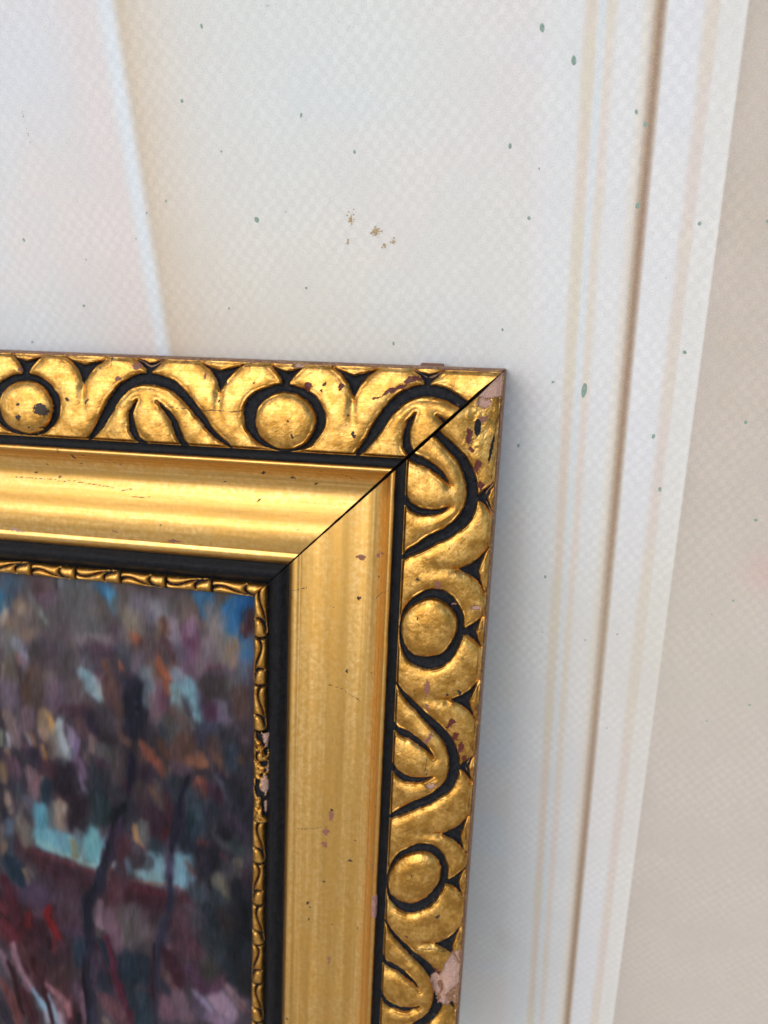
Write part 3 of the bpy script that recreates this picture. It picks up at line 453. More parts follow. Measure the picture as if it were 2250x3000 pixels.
# ------------------------------------------------------------------ node helpers
class NT:
    def __init__(s,name):
        s.m=bpy.data.materials.new(name); s.m.use_nodes=True; s.t=s.m.node_tree; s.n=s.t.nodes
        s.b=s.n['Principled BSDF']
    def new(s,ty,**kw):
        x=s.n.new(ty)
        for k,v in kw.items(): setattr(x,k,v)
        return x
    def ln(s,a,b): s.t.links.new(a,b)
    def put(s,sock,v):
        if isinstance(v,bpy.types.NodeSocket): s.ln(v,sock)
        elif isinstance(v,(tuple,list)) and len(v)==3 and sock.type=='RGBA': sock.default_value=(*v,1)
        else: sock.default_value=v
    def math(s,op,a,b=0.,c=None,clamp=False):
        x=s.new('ShaderNodeMath',operation=op,use_clamp=clamp); s.put(x.inputs[0],a); s.put(x.inputs[1],b)
        if c is not None: s.put(x.inputs[2],c)
        return x.outputs[0]
    def mix(s,f,a,b,blend='MIX'):
        x=s.new('ShaderNodeMix',data_type='RGBA',blend_type=blend); s.put(x.inputs[0],f); s.put(x.inputs[6],a); s.put(x.inputs[7],b); return x.outputs[2]
    def mixf(s,f,a,b):
        x=s.new('ShaderNodeMix',data_type='FLOAT'); s.put(x.inputs[0],f); s.put(x.inputs[2],a); s.put(x.inputs[3],b); return x.outputs[0]
    def attr(s,name): return s.new('ShaderNodeAttribute',attribute_name=name)
    def vscale(s,v,sc,off=(0,0,0)):
        x=s.new('ShaderNodeMapping'); s.ln(v,x.inputs[0]); x.inputs['Scale'].default_value=sc; x.inputs['Location'].default_value=off; return x.outputs[0]
    def noise(s,v,scale=1.,detail=3.,rough=.5,dist=0.):
        x=s.new('ShaderNodeTexNoise'); s.ln(v,x.inputs['Vector']); x.inputs['Scale'].default_value=scale; x.inputs['Detail'].default_value=detail; x.inputs['Roughness'].default_value=rough; x.inputs['Distortion'].default_value=dist; return x.outputs[0]
    def ss(s,x,a,b,lo=0.,hi=1.):
        k=s.new('ShaderNodeMapRange',interpolation_type='SMOOTHSTEP'); s.put(k.inputs[0],x); k.inputs[1].default_value=a;k.inputs[2].default_value=b;k.inputs[3].default_value=lo;k.inputs[4].default_value=hi; return k.outputs[0]
    def bump(s,h,strength=1.,dist=.0001,normal=None):
        x=s.new('ShaderNodeBump'); s.put(x.inputs['Height'],h); s.put(x.inputs['Strength'],strength); x.inputs['Distance'].default_value=dist
        if normal is not None: s.ln(normal,x.inputs['Normal'])
        return x.outputs[0]
    def out(s,**kw):
        for k,v in kw.items(): s.put(s.b.inputs[k.replace('_',' ')],v)
        return s.m
# ------------------------------------------------------------------ materials
def gilded(name,smooth=False,yellow=0.,painted=False):
    """gold leaf over red bole and pink gesso, black toning where sd < 0; 'rail' = (a,q,h) mm"""
    t=NT(name); rl=t.attr('rail').outputs['Vector']; sd=t.attr('sd').outputs['Fac']; wr=t.attr('wear')
    sep=t.new('ShaderNodeSeparateColor'); t.ln(wr.outputs['Color'],sep.inputs[0]); R,P,D=sep.outputs; Q=wr.outputs['Alpha']
    n_f=t.noise(rl,2.6,4,.6); n_m=t.noise(rl,.55,4,.6); n_l=t.noise(rl,.09,3,.55)
    streak=t.noise(t.vscale(rl,(.05,2.4,1.)),1.,5,.62); streak2=t.noise(t.vscale(rl,(.11,7.5,3.),(31,4,0)),1.,3,.6)
    fine=t.noise(rl,9.,3,.6)
    # leaf colour
    c=t.mix(t.ss(n_m,.35,.68),(.86,.53,.16) if smooth else (.74,.425,.105),(.98,.70,.30) if smooth else (.90,.585,.20))
    c=t.mix(t.ss(streak,.42,.66,0,.22 if smooth else .6),c,(.68,.37,.085))
    c=t.mix(t.ss(n_l,.45,.7,0,.5),c,(.90,.52,.13))
    if not smooth:
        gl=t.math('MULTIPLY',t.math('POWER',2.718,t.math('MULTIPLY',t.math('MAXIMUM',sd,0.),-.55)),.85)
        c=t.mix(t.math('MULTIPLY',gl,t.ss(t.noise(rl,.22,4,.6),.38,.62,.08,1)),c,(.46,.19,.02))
        c=t.mix(t.ss(t.noise(rl,.20,5,.65),.40,.62,0,.85),c,(.46,.235,.045)); c=t.mix(t.ss(t.noise(rl,.75,5,.75),.52,.68,0,.6),c,(.22,.115,.03)); c=t.mix(t.ss(t.noise(t.vscale(rl,(4.,.5,1),(7,1,0)),1.,4,.7),.60,.70,0,.45),c,(.20,.10,.03))
    else:
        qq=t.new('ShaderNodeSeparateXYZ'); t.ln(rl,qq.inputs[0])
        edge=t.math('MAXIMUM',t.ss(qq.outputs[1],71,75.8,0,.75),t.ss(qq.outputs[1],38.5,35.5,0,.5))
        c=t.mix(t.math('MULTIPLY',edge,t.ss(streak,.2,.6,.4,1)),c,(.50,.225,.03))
        c=t.mix(t.ss(t.noise(t.vscale(rl,(.0035,.17,1),(0,2.3,0)),1.,2),.40,.62,0,.62),c,(.60,.345,.085))  # tone bands along the rail: light and shade across the hollow, painted in
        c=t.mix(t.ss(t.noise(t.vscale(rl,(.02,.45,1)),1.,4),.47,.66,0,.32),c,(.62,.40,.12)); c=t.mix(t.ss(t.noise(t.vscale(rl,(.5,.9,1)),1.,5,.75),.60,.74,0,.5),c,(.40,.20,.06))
    if not smooth:
        q3=t.new('ShaderNodeSeparateXYZ'); t.ln(rl,q3.inputs[0])
        lipw=t.math('MULTIPLY',t.ss(q3.outputs[1],4.2,1.2),t.ss(t.noise(t.vscale(rl,(.22,1.6,1),(3,3,0)),1.,5,.7),.50,.60,0,.85))
        c=t.mix(lipw,c,(.17,.075,.035))
    # small rubs and fly specks
    sp=t.math('MULTIPLY',t.ss(t.noise(rl,1.5,2,.5),.675,.72),t.ss(n_m,.5,.62))
    c=t.mix(t.math('MULTIPLY',sp,.85),c,(.11,.05,.025))
    sp2=t.ss(t.noise(t.vscale(rl,(.8,1.6,1)),3.0,3,.7),.70,.76,0,.7 if not smooth else .35)
    c=t.mix(sp2,c,(.18,.085,.03))
    met=t.math('SUBTRACT',1.,t.math('MAXIMUM',t.math('MULTIPLY',sp,.85),sp2))
    ro=t.math('ADD',t.mixf(n_m,.27,.42) if smooth else t.mixf(n_m,.20,.44),t.ss(streak,.4,.7,0,.10))
    # thin scratches
    def over(mask,col,rough,c,met,ro):
        return t.mix(mask,c,col),t.math('MULTIPLY',met,t.math('SUBTRACT',1.,mask)),t.mixf(mask,ro,rough)
    jag=t.math('MULTIPLY',t.math('SUBTRACT',t.noise(rl,1.3,5,.7),.5),1.5)
    def m_(ch,lo=.28,hi=.40): return t.math('MULTIPLY',t.ss(t.math('ADD',ch,jag),lo,hi),t.ss(ch,.02,.12))
    c,met,ro=over(m_(Q),(.25,.105,.065),.6,c,met,ro)
    c,met,ro=over(m_(R),(.105,.014,.008),.45,c,met,ro)
    blk=t.ss(t.math('ADD',sd,t.math('MULTIPLY',t.math('SUBTRACT',t.noise(rl,.9,5,.68),.5),.75)),.06,-.10)
    dust=t.ss(t.noise(rl,3.4,2,.5),.63,.73,0,.6)
    bc=t.mix(dust,t.mix(t.ss(n_m,.3,.7),(.0075,.009,.012),(.018,.0205,.026)),(.12,.105,.085))
    rub=t.math('MULTIPLY',t.ss(n_m,.64,.72),t.ss(sd,-1.2,-.3,0,.7))
    bc=t.mix(rub,bc,(.22,.12,.04))
    c,met,ro=over(blk,bc,.58,c,met,ro)
    c,met,ro=over(m_(P,.30,.38),t.mix(t.ss(n_f,.35,.65),(.40,.235,.175),(.58,.39,.32)),.75,c,met,ro)
    c,met,ro=over(m_(D,.22,.36),(.035,.02,.012),.6,c,met,ro)
    h=t.math('ADD',t.math('MULTIPLY',streak2,.13 if smooth else .28),t.math('MULTIPLY',fine,.07 if smooth else .30))
    h=t.math('ADD',h,t.math('MULTIPLY',n_f,.05 if smooth else .2))
    h=t.math('SUBTRACT',h,t.math('MULTIPLY',t.math('MAXIMUM',m_(R),m_(P,.3,.38)),1.2))
    nb=t.bump(h,.55,.00016)
    return t.out(Base_Color=c,Metallic=met,Roughness=ro,Normal=nb,Specular_IOR_Level=t.mixf(blk,.5,.10))
def black_paint():
    t=NT('black_toned_paint'); rl=t.attr('rail').outputs['Vector']
    n=t.noise(rl,.5,4); d=t.ss(t.noise(rl,2.6,2,.5),.66,.75,0,.6); st=t.noise(t.vscale(rl,(.06,1.6,1)),1.,4,.6)
    c=t.mix(t.ss(n,.3,.7),(.0035,.0045,.0065),(.009,.011,.015)); c=t.mix(t.ss(st,.55,.75,0,.5),c,(.035,.028,.024)); c=t.mix(d,c,(.13,.10,.075))
    h=t.math('ADD',t.noise(rl,5.,3,.6),t.math('MULTIPLY',st,.5))
    return t.out(Base_Color=c,Roughness=t.mixf(n,.36,.6),Normal=t.bump(h,.6,.00014),Specular_IOR_Level=.13)
def wood():
    t=NT('raw_wood_and_worn_bole'); rl=t.attr('rail').outputs['Vector']
    n=t.noise(t.vscale(rl,(.06,1.,1.)),2.,5,.65); n2=t.noise(rl,.8,4,.6)
    c=t.mix(t.ss(n,.35,.65),(.14,.06,.035),(.30,.16,.10)); c=t.mix(t.ss(n2,.52,.62,0,.8),c,(.34,.22,.08))
    return t.out(Base_Color=c,Roughness=.65,Normal=t.bump(n,.6,.0002))
def gesso():
    t=NT('pink_gesso_filler'); rl=t.attr('rail').outputs['Vector']; n=t.noise(rl,1.4,5,.65)
    return t.out(Base_Color=t.mix(t.ss(n,.35,.65),(.22,.10,.08),(.40,.22,.19)),Roughness=.7,Normal=t.bump(n,.8,.0003))
def oil():
    t=NT('varnished_oil_paint'); ca=t.attr('paint').outputs['Color']; rl=t.attr('rail').outputs['Vector']
    br=t.noise(t.vscale(rl,(1.9,.16,1)),1.,5,.62); br2=t.noise(t.vscale(rl,(5.,.35,1),(9,2,0)),1.,3,.6); w=t.noise(rl,.35,4,.6)
    c=t.mix(t.ss(br,.40,.75,0,.22),ca,(.02,.017,.022),'MIX'); c=t.mix(t.ss(br2,.60,.78,0,.05),c,(.34,.31,.31))
    dk=t.ss(t.noise(t.vscale(rl,(2.6,.22,1),(5,5,0)),1.,2),.70,.76,0,.55); c=t.mix(dk,c,(.02,.014,.02))
    imp=t.attr('impasto').outputs['Fac']
    h=t.math('ADD',t.math('MULTIPLY',br2,.35),t.math('MULTIPLY',br,.5)); h=t.math('ADD',h,t.math('MULTIPLY',imp,1.6))
    return t.out(Base_Color=c,Roughness=t.mixf(w,.34,.5),Specular_IOR_Level=.13,Normal=t.bump(h,.55,.0003))
def wallmat():
    t=NT('printed_textured_wall_vinyl'); ca=t.attr('print').outputs['Color']; rl=t.attr('rail').outputs['Vector']
    sx=t.new('ShaderNodeSeparateXYZ'); t.ln(rl,sx.inputs[0]); X,Z=sx.outputs[0],sx.outputs[1]
    w1=t.math('MULTIPLY',t.math('SUBTRACT',t.noise(rl,.16,3),.5),3.2); w2=t.math('MULTIPLY',t.math('SUBTRACT',t.noise(t.vscale(rl,(1,1,1),(40,9,0)),.16,3),.5),3.2)
    def cs(a,w,per): return t.math('COSINE',t.math('MULTIPLY',t.math('ADD',a,w),2*math.pi/per))
    lat=t.math('MULTIPLY',cs(X,w1,4.6),cs(Z,w2,5.4)); lat=t.math('ADD',lat,t.math('MULTIPLY',t.math('SUBTRACT',t.noise(rl,.42,4),.5),1.7)); latm=t.ss(lat,-.5,.7)
    f1=t.noise(rl,1.6,4,.65); f2=t.noise(rl,5.5,3,.6); low=t.noise(rl,.035,3,.5)
    c=ca
    tn=t.new('ShaderNodeTexNoise'); t.ln(rl,tn.inputs['Vector']); tn.inputs['Scale'].default_value=.9; tn.inputs['Detail'].default_value=4; tn.inputs['Roughness'].default_value=.65
    tint=t.mix(.22,(.5,.5,.5),tn.outputs['Color']); c=t.mix(.55,c,tint,'OVERLAY')
    c=t.mix(t.math('MULTIPLY',latm,t.ss(low,.34,.62,.25,.75)),c,(1.10,1.095,1.09),'MULTIPLY')
    f3=t.noise(rl,2.4,3,.75); c=t.mix(t.ss(f3,.50,.72,0,.46),c,(.42,.39,.37)); c=t.mix(t.ss(f3,.48,.28,0,.46),c,(.90,.90,.90))
    grit=t.ss(t.noise(t.vscale(rl,(3.,1.6,1)),1.2,2,.5),.735,.77,0,.30); c=t.mix(grit,c,(.22,.19,.17))
    h=t.math('ADD',t.math('MULTIPLY',lat,t.ss(low,.3,.6,.3,.65)),t.math('MULTIPLY',f1,2.1)); h=t.math('ADD',h,t.math('MULTIPLY',f2,.55))
    return t.out(Base_Color=c,Roughness=.62,Specular_IOR_Level=.25,Normal=t.bump(h,.40,.00013))
def simple(name,col,rough=.7,met=0.):
    t=NT(name); n=t.noise(t.new('ShaderNodeTexCoord').outputs['Object'],1500.,3,.6)
    return t.out(Base_Color=t.mix(t.ss(n,.35,.65),tuple(.8*x for x in col),tuple(min(1,1.15*x) for x in col)),Roughness=rough,Metallic=met)
def groundmat():
    t=NT('pale_concrete_paving'); o=t.new('ShaderNodeTexCoord').outputs['Object']
    n=t.noise(o,6.,6,.6); n2=t.noise(o,90.,4,.6)
    return t.out(Base_Color=t.mix(t.ss(n2,.3,.7,0,.5),t.mix(n,(.50,.46,.40),(.62,.57,.50)),(.50,.46,.40)),Roughness=.9,Normal=t.bump(n2,.5,.002))
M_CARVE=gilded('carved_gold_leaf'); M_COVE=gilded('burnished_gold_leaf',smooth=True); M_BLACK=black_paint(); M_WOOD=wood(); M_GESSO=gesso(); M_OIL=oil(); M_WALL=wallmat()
# ------------------------------------------------------------------ the wall and its print
def wall_print(X,Z):
    rgb=np.zeros(X.shape+(3,)); 
    base=np.array([218,216,213.]); rgb[:]=base
    wob=(fbm(X*.012+5,Z*.02)-.5)
    def lay(mask,col): 
        nonlocal rgb
        m=np.clip(mask,0,1)[...,None]; rgb=rgb*(1-m)+np.array(col,float)*m
    def tints(mask,cols,fz):      # colour drifting along the length
        f=fbm(Z*fz+3,X*.01)
        lay(mask,cols[0]); lay(mask*sstep(.42,.58,f),cols[1])
    lay(.55*sstep(-60,-160,X),(214,213,219))
    lay(.5*sstep(.45,.65,fbm(X*.02+2,Z*.02+9)),(226,212,208)); lay(.5*sstep(.5,.7,fbm(X*.017+22,Z*.022+1)),(212,216,222))
    for x,z,r,c,op in PATCH:
        d=np.hypot(X-x,Z-z)/r; lay(op*np.exp(-d*d*1.2),c)
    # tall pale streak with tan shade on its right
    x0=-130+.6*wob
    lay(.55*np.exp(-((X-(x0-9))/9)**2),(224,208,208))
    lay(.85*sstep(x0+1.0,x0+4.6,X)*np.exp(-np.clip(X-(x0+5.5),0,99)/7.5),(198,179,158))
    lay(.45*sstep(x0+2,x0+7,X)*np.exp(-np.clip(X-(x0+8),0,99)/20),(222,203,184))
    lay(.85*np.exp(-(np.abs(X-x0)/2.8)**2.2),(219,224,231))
    # moulding print on the right, everything parallel
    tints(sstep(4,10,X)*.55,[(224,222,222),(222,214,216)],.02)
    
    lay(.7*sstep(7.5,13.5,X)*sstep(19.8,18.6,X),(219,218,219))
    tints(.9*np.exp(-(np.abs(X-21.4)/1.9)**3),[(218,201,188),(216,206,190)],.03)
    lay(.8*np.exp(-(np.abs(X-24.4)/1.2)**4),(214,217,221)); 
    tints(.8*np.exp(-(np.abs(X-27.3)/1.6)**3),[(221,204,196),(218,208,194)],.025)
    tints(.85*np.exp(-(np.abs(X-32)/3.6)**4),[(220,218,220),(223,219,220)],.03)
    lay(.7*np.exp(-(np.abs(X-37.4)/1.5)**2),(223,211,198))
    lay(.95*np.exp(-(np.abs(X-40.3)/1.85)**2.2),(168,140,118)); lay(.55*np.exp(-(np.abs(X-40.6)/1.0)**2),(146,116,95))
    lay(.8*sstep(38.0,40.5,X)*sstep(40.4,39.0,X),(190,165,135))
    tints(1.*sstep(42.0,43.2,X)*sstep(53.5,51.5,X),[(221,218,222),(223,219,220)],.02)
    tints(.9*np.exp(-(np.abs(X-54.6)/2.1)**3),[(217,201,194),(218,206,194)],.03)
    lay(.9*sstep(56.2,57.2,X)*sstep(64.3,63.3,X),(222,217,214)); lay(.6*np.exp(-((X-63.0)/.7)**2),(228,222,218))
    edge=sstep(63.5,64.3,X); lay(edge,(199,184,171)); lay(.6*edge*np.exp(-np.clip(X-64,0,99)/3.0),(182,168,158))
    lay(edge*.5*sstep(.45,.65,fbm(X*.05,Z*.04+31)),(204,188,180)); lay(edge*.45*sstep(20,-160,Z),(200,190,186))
    for x,z,r,c,op in PATCH[-4:]:
        d=np.hypot(X-x,Z-z)/r; lay(.7*op*np.exp(-d*d*1.2),c)
    g=(fbm(X*.7,Z*.7)-.5)*7; rgb+=g[...,None]
    return rgb
xs=np.concatenate([[-2200,-900,-400,-300],np.arange(-240,4,1.3),np.arange(4,72,.42),np.arange(72,175,1.6),[210,300,500,900,2200]])
zs=np.concatenate([[-408,-404],np.arange(-400,200,3.0),[230,300,500,900,1500]])
XX,ZZ=np.meshgrid(xs,zs,indexing='ij')
P=np.stack([XX*MM,np.zeros_like(XX),ZZ*MM],-1)
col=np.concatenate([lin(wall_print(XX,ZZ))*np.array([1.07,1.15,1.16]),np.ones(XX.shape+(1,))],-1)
F=gridF(*XX.shape).reshape(-1,4)
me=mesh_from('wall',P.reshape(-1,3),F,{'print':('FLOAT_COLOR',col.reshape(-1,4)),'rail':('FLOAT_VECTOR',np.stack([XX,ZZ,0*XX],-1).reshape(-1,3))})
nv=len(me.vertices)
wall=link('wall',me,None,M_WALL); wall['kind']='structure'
sol=wall.modifiers.new('thickness','SOLIDIFY'); sol.thickness=.06; sol.offset=-1 if me.polygons[0].normal.y<0 else 1
# ground
gz=-.408
gm=bpy.data.meshes.new('ground'); gm.from_pydata([(-60,-60,gz),(60,-60,gz),(60,60,gz),(-60,60,gz)],[],[(0,1,2,3)])
ground=link('ground',gm,None,groundmat()); ground['kind']='structure'
# printed dots (flat ink, one mesh) and smudges
def dots(name,items,mat,kind_mesh=10,dz=.04,rough=.0):
    V=[];Fc=[]
    for ii,(x,z,rx,rz) in enumerate(items):
        n=10 if rx>.25 else 6; b=len(V); ph=rng.random()*6
        ring=[]
        for k in range(n):
            a=k/n*2*math.pi; rr=1+rough*(rng.random()-.5)*2+.12*math.sin(2*a+ph)
            V.append(((x+rx*rr*math.cos(a))*MM,-(dz+.0015*ii)*MM,(z+rz*rr*math.sin(a))*MM)); ring.append(b+k)
        Fc.append(ring)
    me=bpy.data.meshes.new(name); me.from_pydata(V,[],Fc); me.update()
    return link(name,me,wall,mat)
o=dots('ink_speck',[(x,z,r*.86,r*k) for x,z,r,k in SPECKS],simple('grey_green_ink',(.29,.41,.355)),rough=.10); o['kind']='stuff'; o['label']='scattered grey green specks printed on the wall'
for ty,nm,colr,met in(('g','gold_smudge',(.50,.38,.20),.3),('b','dirt_speck',(.42,.37,.32),0),('y','straw_speck',(.60,.54,.34),0)):
    it=[]
    for x,z,rx,rz,n,t_ in SMUDGE:
        if t_!=ty: continue
        for k in range(n):
            a=rng.random()*6.28; q=abs(rng.normal())*.5; s=(.09+.22*rng.random()**2)*(1 if ty=='g' else .55)
            it.append((x+rx*q*math.cos(a),z+rz*q*math.sin(a),s*(1+rng.random()),s))
    o=dots(nm,it,simple(nm+'_paint',colr,.5,met),dz=.05,rough=.45); o['kind']='stuff'
# ------------------------------------------------------------------ the picture frame
E_=FR['e']; VB=420.
fu,fv,fh,fo=[Vector(FR[k]) for k in 'uvho']
frame=bpy.data.objects.new('framed_picture',None); coll.objects.link(frame); frame.empty_display_size=.05
fm=Matrix((fu,-fv,fh)).transposed().to_4x4(); fm.translation=(fo+fv*VB)*MM; frame.matrix_world=fm
frame['label']='oil painting in a carved gold and black frame leaning against the pale wall'; frame['category']='framed painting'
def place(k,A,Q,H):
    """rail coordinates (a from the mitred corner, q from the outer edge, h towards the viewer) -> frame local metres"""
    if k=='t': u=-A; v=Q+E_*A
    else: u=-Q; v=A
    return np.stack([u,VB-v,H],-1)*MM
LEN={'t':236.,'s':330.}
def gap(Q): return .12+.80*sstep(0,9,Q)-.26*sstep(34,88,Q)+.22*(vnoise(np.asarray(Q)*.45,np.asarray(Q)*0+3.3)-.5)*sstep(2,8,Q)
WEARCH={'R':0,'P':1,'D':2,'Q':3}
def wear_field(k,A,Q):
    W=np.zeros(A.shape+(4,))
    wx=A+1.1*(fbm(A*.7,Q*.7)-.5)*2; wq=Q+1.1*(fbm(A*.7+40,Q*.7+9)-.5)*2
    for kk,a,q,ra,rq,ang,ty in WEAR:
        if kk!=k or ty=='X': continue
        ca,sa=math.cos(math.radians(ang)),math.sin(math.radians(ang)); dx,dy=wx-a,wq-q
        if kk=='t': x=dx*ca-dy*sa*-1; y=dx*sa*-1+dy*ca
        else: x=dx*ca+dy*sa*-1; y=dx*sa+dy*ca
        ra=max(ra,.35);rq=max(rq,.35)
        rr=np.sqrt((x/ra)**2+(y/rq)**2); f=np.clip(1.15-rr*.95,0,1); c=WEARCH[ty]; W[...,c]=np.maximum(W[...,c],f)
    for kk,Pl in CHIPS:
        if kk==k: W[...,1]=np.maximum(W[...,1],np.clip(.75-shape_sd(wx,wq,Pl)/.5,0,1))
    for kk,Pl in CRACKS:
        if kk!=k: continue
        d=poly_sd(A+.5*(fbm(A*.9,Q*.9)-.5),Q+.8*(fbm(A*.8,Q*.8+7)-.5),Pl,[0]*len(Pl))
        W[...,2]=np.maximum(W[...,2],.52*np.clip(1-d/.28,0,1))
    return W
# --- ornament
ARCH=smooth_poly([(-31,30.8),(-25,25.6),(-19.3,19.2),(-13.5,12.9),(-7,9.0),(0,7.9),(6.9,9.6),(12.3,14.6),(16.3,21.3),(20.2,27),(23.5,31)],3)
ARW=np.interp(np.linspace(0,1,len(ARCH)),[0,.1,.25,.4,.6,.8,.9,1],[.45,.95,1.45,1.8,1.95,1.8,1.25,.55])
SL1=smooth_poly([(-3.9,15.4),(-8,19.2),(-11,24),(-12.4,28),(-13.6,30.8)],3); SL2=smooth_poly([(3.6,15.3),(5.7,19.5),(5.8,24.8),(4.6,28),(2.6,30.8)],3)
SLW=np.interp(np.linspace(0,1,len(SL1)),[0,.25,.6,.85,1],[.12,.9,1.35,1.1,1.9])
DART=[(-8,1.5),(-4.6,4.0),(-2.2,6.8),(-.2,11),(1.9,6.6),(4.3,3.8),(8,1.4),(3.6,3.1),(.2,4.1),(-3.4,3.2)]
SDART=[(-5.6,1.6),(-3.0,4.2),(-1.3,6.6),(-1.2,9.3),(1.3,9.3),(1.5,6.4),(3.2,4.0),(6,1.4),(2.8,2.7),(.2,3.5),(-2.6,2.8)]
ADART=[(-5,1.1),(-2.9,3.6),(-1.0,5.3),(-.9,7.2),(.9,7.2),(1.3,5.0),(3.0,3.2),(5.8,1.2),(2.6,2.0),(.1,2.7),(-2.4,2.0)]
MOT={'t':dict(egg=[(73.7,0,1),(172.2,0,.98)],arch=[(24.8,1),(124.2,1),(223,1)],dart=[50,97.4,149.2,197]),
     's':dict(egg=[(90.4,-.12,1),(190,-.32,1),(289.5,-.34,1)],arch=[(42.6,1),(143,1),(242,1)],dart=[68,116.6,170.5,217.6,268,315])}
def smin(a,b,k=.35):
    h=np.clip(.5+.5*(b-a)/k,0,1); return b*(1-h)+a*h-k*h*(1-h)
def ornament(k,A,Q):
    wa=.55*(fbm(A*.16+3,Q*.16)-.5)*2+.12*(fbm(A*.9,Q*.9)-.5)*2; wq=.45*(fbm(A*.15+9,Q*.17+5)-.5)*2+.12*(fbm(A*.9+5,Q*.9)-.5)*2
    a=A+wa; q=Q+wq; sd=np.full(A.shape,30.); dome=np.zeros(A.shape); lab=np.zeros(A.shape,int); crease=np.zeros(A.shape)
    n=1
    for c,tl,s in MOT[k]['egg']:
        w=np.abs(a-c)<24; x=(a-c+tl*-(q-20)*-1.)[w] if tl else (a-c)[w]; y=(q-20.0)[w]
        # lean of the egg
        din=ell_sd(x+.4,y,10.9*s,9.9*s); dout=ell_sd(x-.2,y+.75,14.7*s,11.5*s)
        ring=np.maximum(dout,-din); sd[w]=smin(sd[w],ring)
        sdv=sd[w]; ins=din<0; sdv=np.where(ins,np.minimum(-din,30),sdv); sd[w]=sdv
        r2=np.clip(1-((x+.4)/10.9)**2-(y/9.9)**2,0,1); d=dome[w]; d=np.maximum(d,1.35*np.sqrt(r2)*ins); dome[w]=d
        l=lab[w]; l[din<.9]=n; lab[w]=l; n+=1
        w=np.abs(a-c-0)<10; sd[w]=smin(sd[w],shape_sd((a-c)[w],q[w],SDART))
        w2=lab>0
    for c,s in MOT[k]['arch']:
        w=np.abs(a-c)<36; x=(a-c)[w]; y=q[w]
        sd_a=poly_sd(x,y,ARCH,ARW); yy=np.interp(x,ARCH[:,0],ARCH[:,1],left=99,right=99)
        below=(y>yy)
        s1=poly_sd(x,y,SL1,SLW); s2=poly_sd(x,y,SL2,SLW)
        v=smin(sd[w],sd_a); v=np.where(below,np.minimum(v,np.minimum(s1,s2)),v); sd[w]=v
        l=lab[w]; l[below&(l==0)]=n; lab[w]=l; n+=1
        dm=dome[w]; dm=np.where(below,dm+.7*np.clip(1-(x/16)**2,0,1)*sstep(8,18,y),dm); dome[w]=dm
        w=np.abs(a-c)<9; sd[w]=smin(sd[w],shape_sd((a-c)[w],q[w],ADART))
    for c in MOT[k]['dart']:
        w=np.abs(a-c)<11; x=(a-c)[w]; y=q[w]; sd[w]=smin(sd[w],shape_sd(x,y,DART))
        cr=np.exp(-(x/(.9+.16*np.clip(y-10,0,20)))**2)*sstep(9,12,y)*sstep(27,13,y); crease[w]=np.maximum(crease[w],cr)
    # leaf lobes roll up towards their rounded ends
    return sd,dome,crease,lab
def band_height(k,A,Q):
    sd,dome,crease,lab=ornament(k,A,Q)
    base=1.2+3.0*(Q/30.)+1.5*np.sin(np.pi*np.clip(Q/30,0,1))
    g=1.55*(1-np.exp(-np.clip(sd,0,99)/1.25)); fl=-1.15*(1-np.exp(np.clip(sd,-99,0)/.45))
    rim=(.06+.5*sstep(.35,.7,fbm(A*.22+60,Q*.25,3)))*np.exp(-((sd-.5)/.36)**2)
    h=base+np.where(sd>0,g,fl)+rim*(sd>-.5)+dome-1.0*crease*(sd>0)
    h+=.22*(fbm(A*.11+70,Q*.13+4,3)-.5)*2*sstep(0,2,sd)
    h+=.08*(fbm(A*.35,Q*.35)-.5)*2+.05*(fbm(A*2.,Q*2.)-.5)*2
    h-=1.1*sstep(2.4,.9,Q)*.6                          # lip
    end=sstep(30.6,29.4,Q); h=h*end+(1-end)*3.6
    return h,sd,lab
# profile beyond the carving
CH=[(29.9,4.0),(30.8,3.3),(32.3,3.0),(33.7,3.5),(34.15,4.1)]
FI=[(34.0,3.9),(34.3,4.7),(34.9,5.1),(35.6,4.9),(36.1,4.2)]
CO=[(36.0,4.1),(36.9,1.6),(38.6,-1.4),(41,-4.0),(43.6,-5.4),(46.5,-6.0),(50,-5.8),(54,-5.35),(58,-5.3),(62,-4.9),(66,-5.2),(69.3,-6.0),(70.2,-6.5),(71.4,-6.0),(73.1,-6.5),(74.5,-8.2),(75.3,-9.8),(75.9,-11.2)]
SLP=[(75.6,-10.9),(76.3,-11.6),(77.3,-11.2),(79.2,-10.2),(81.2,-10.4),(83,-11.8),(84.2,-13.4),(85.2,-14.0),(88,-14.2),(90.3,-14.3),(90.5,-15.4)]
def prof_h(C,q):
    S=smooth_poly(C,8); return np.interp(q,S[:,0],S[:,1])
def sweep(k,C,n,da,name,mat,parent,L=None,hfun=None,fillsd=5.,rough=0.):
    S=smooth_poly(C,8); s=np.concatenate([[0],np.cumsum(np.hypot(*np.diff(S,axis=0).T))]); tt=np.linspace(0,s[-1],n)
    q=np.interp(tt,s,S[:,0]); h=np.interp(tt,s,S[:,1]); na=int((L or LEN[k])/da)+1
    i=np.arange(na)[:,None]*da; Q=np.broadcast_to(q,(na,n)).copy(); A=Q+gap(Q)+i; H=np.broadcast_to(h,(na,n)).copy()
    H+=.10*(fbm(A*.03,Q*.12)-.5)*2+rough*(fbm(A*1.1,Q*1.1)-.5)
    Wf=wear_field(k,A,Q); H-=.12*sstep(.3,.6,Wf[...,1])+.05*sstep(.3,.6,Wf[...,0])
    at={'rail':('FLOAT_VECTOR',np.stack([A,Q,H],-1)),'sd':('FLOAT',np.full(A.shape,fillsd)),'wear':('FLOAT_COLOR',Wf)}
    for _,me in grid_parts(place(k,A,Q,H),at):
        me.name=name; return link(name,me,parent,mat)
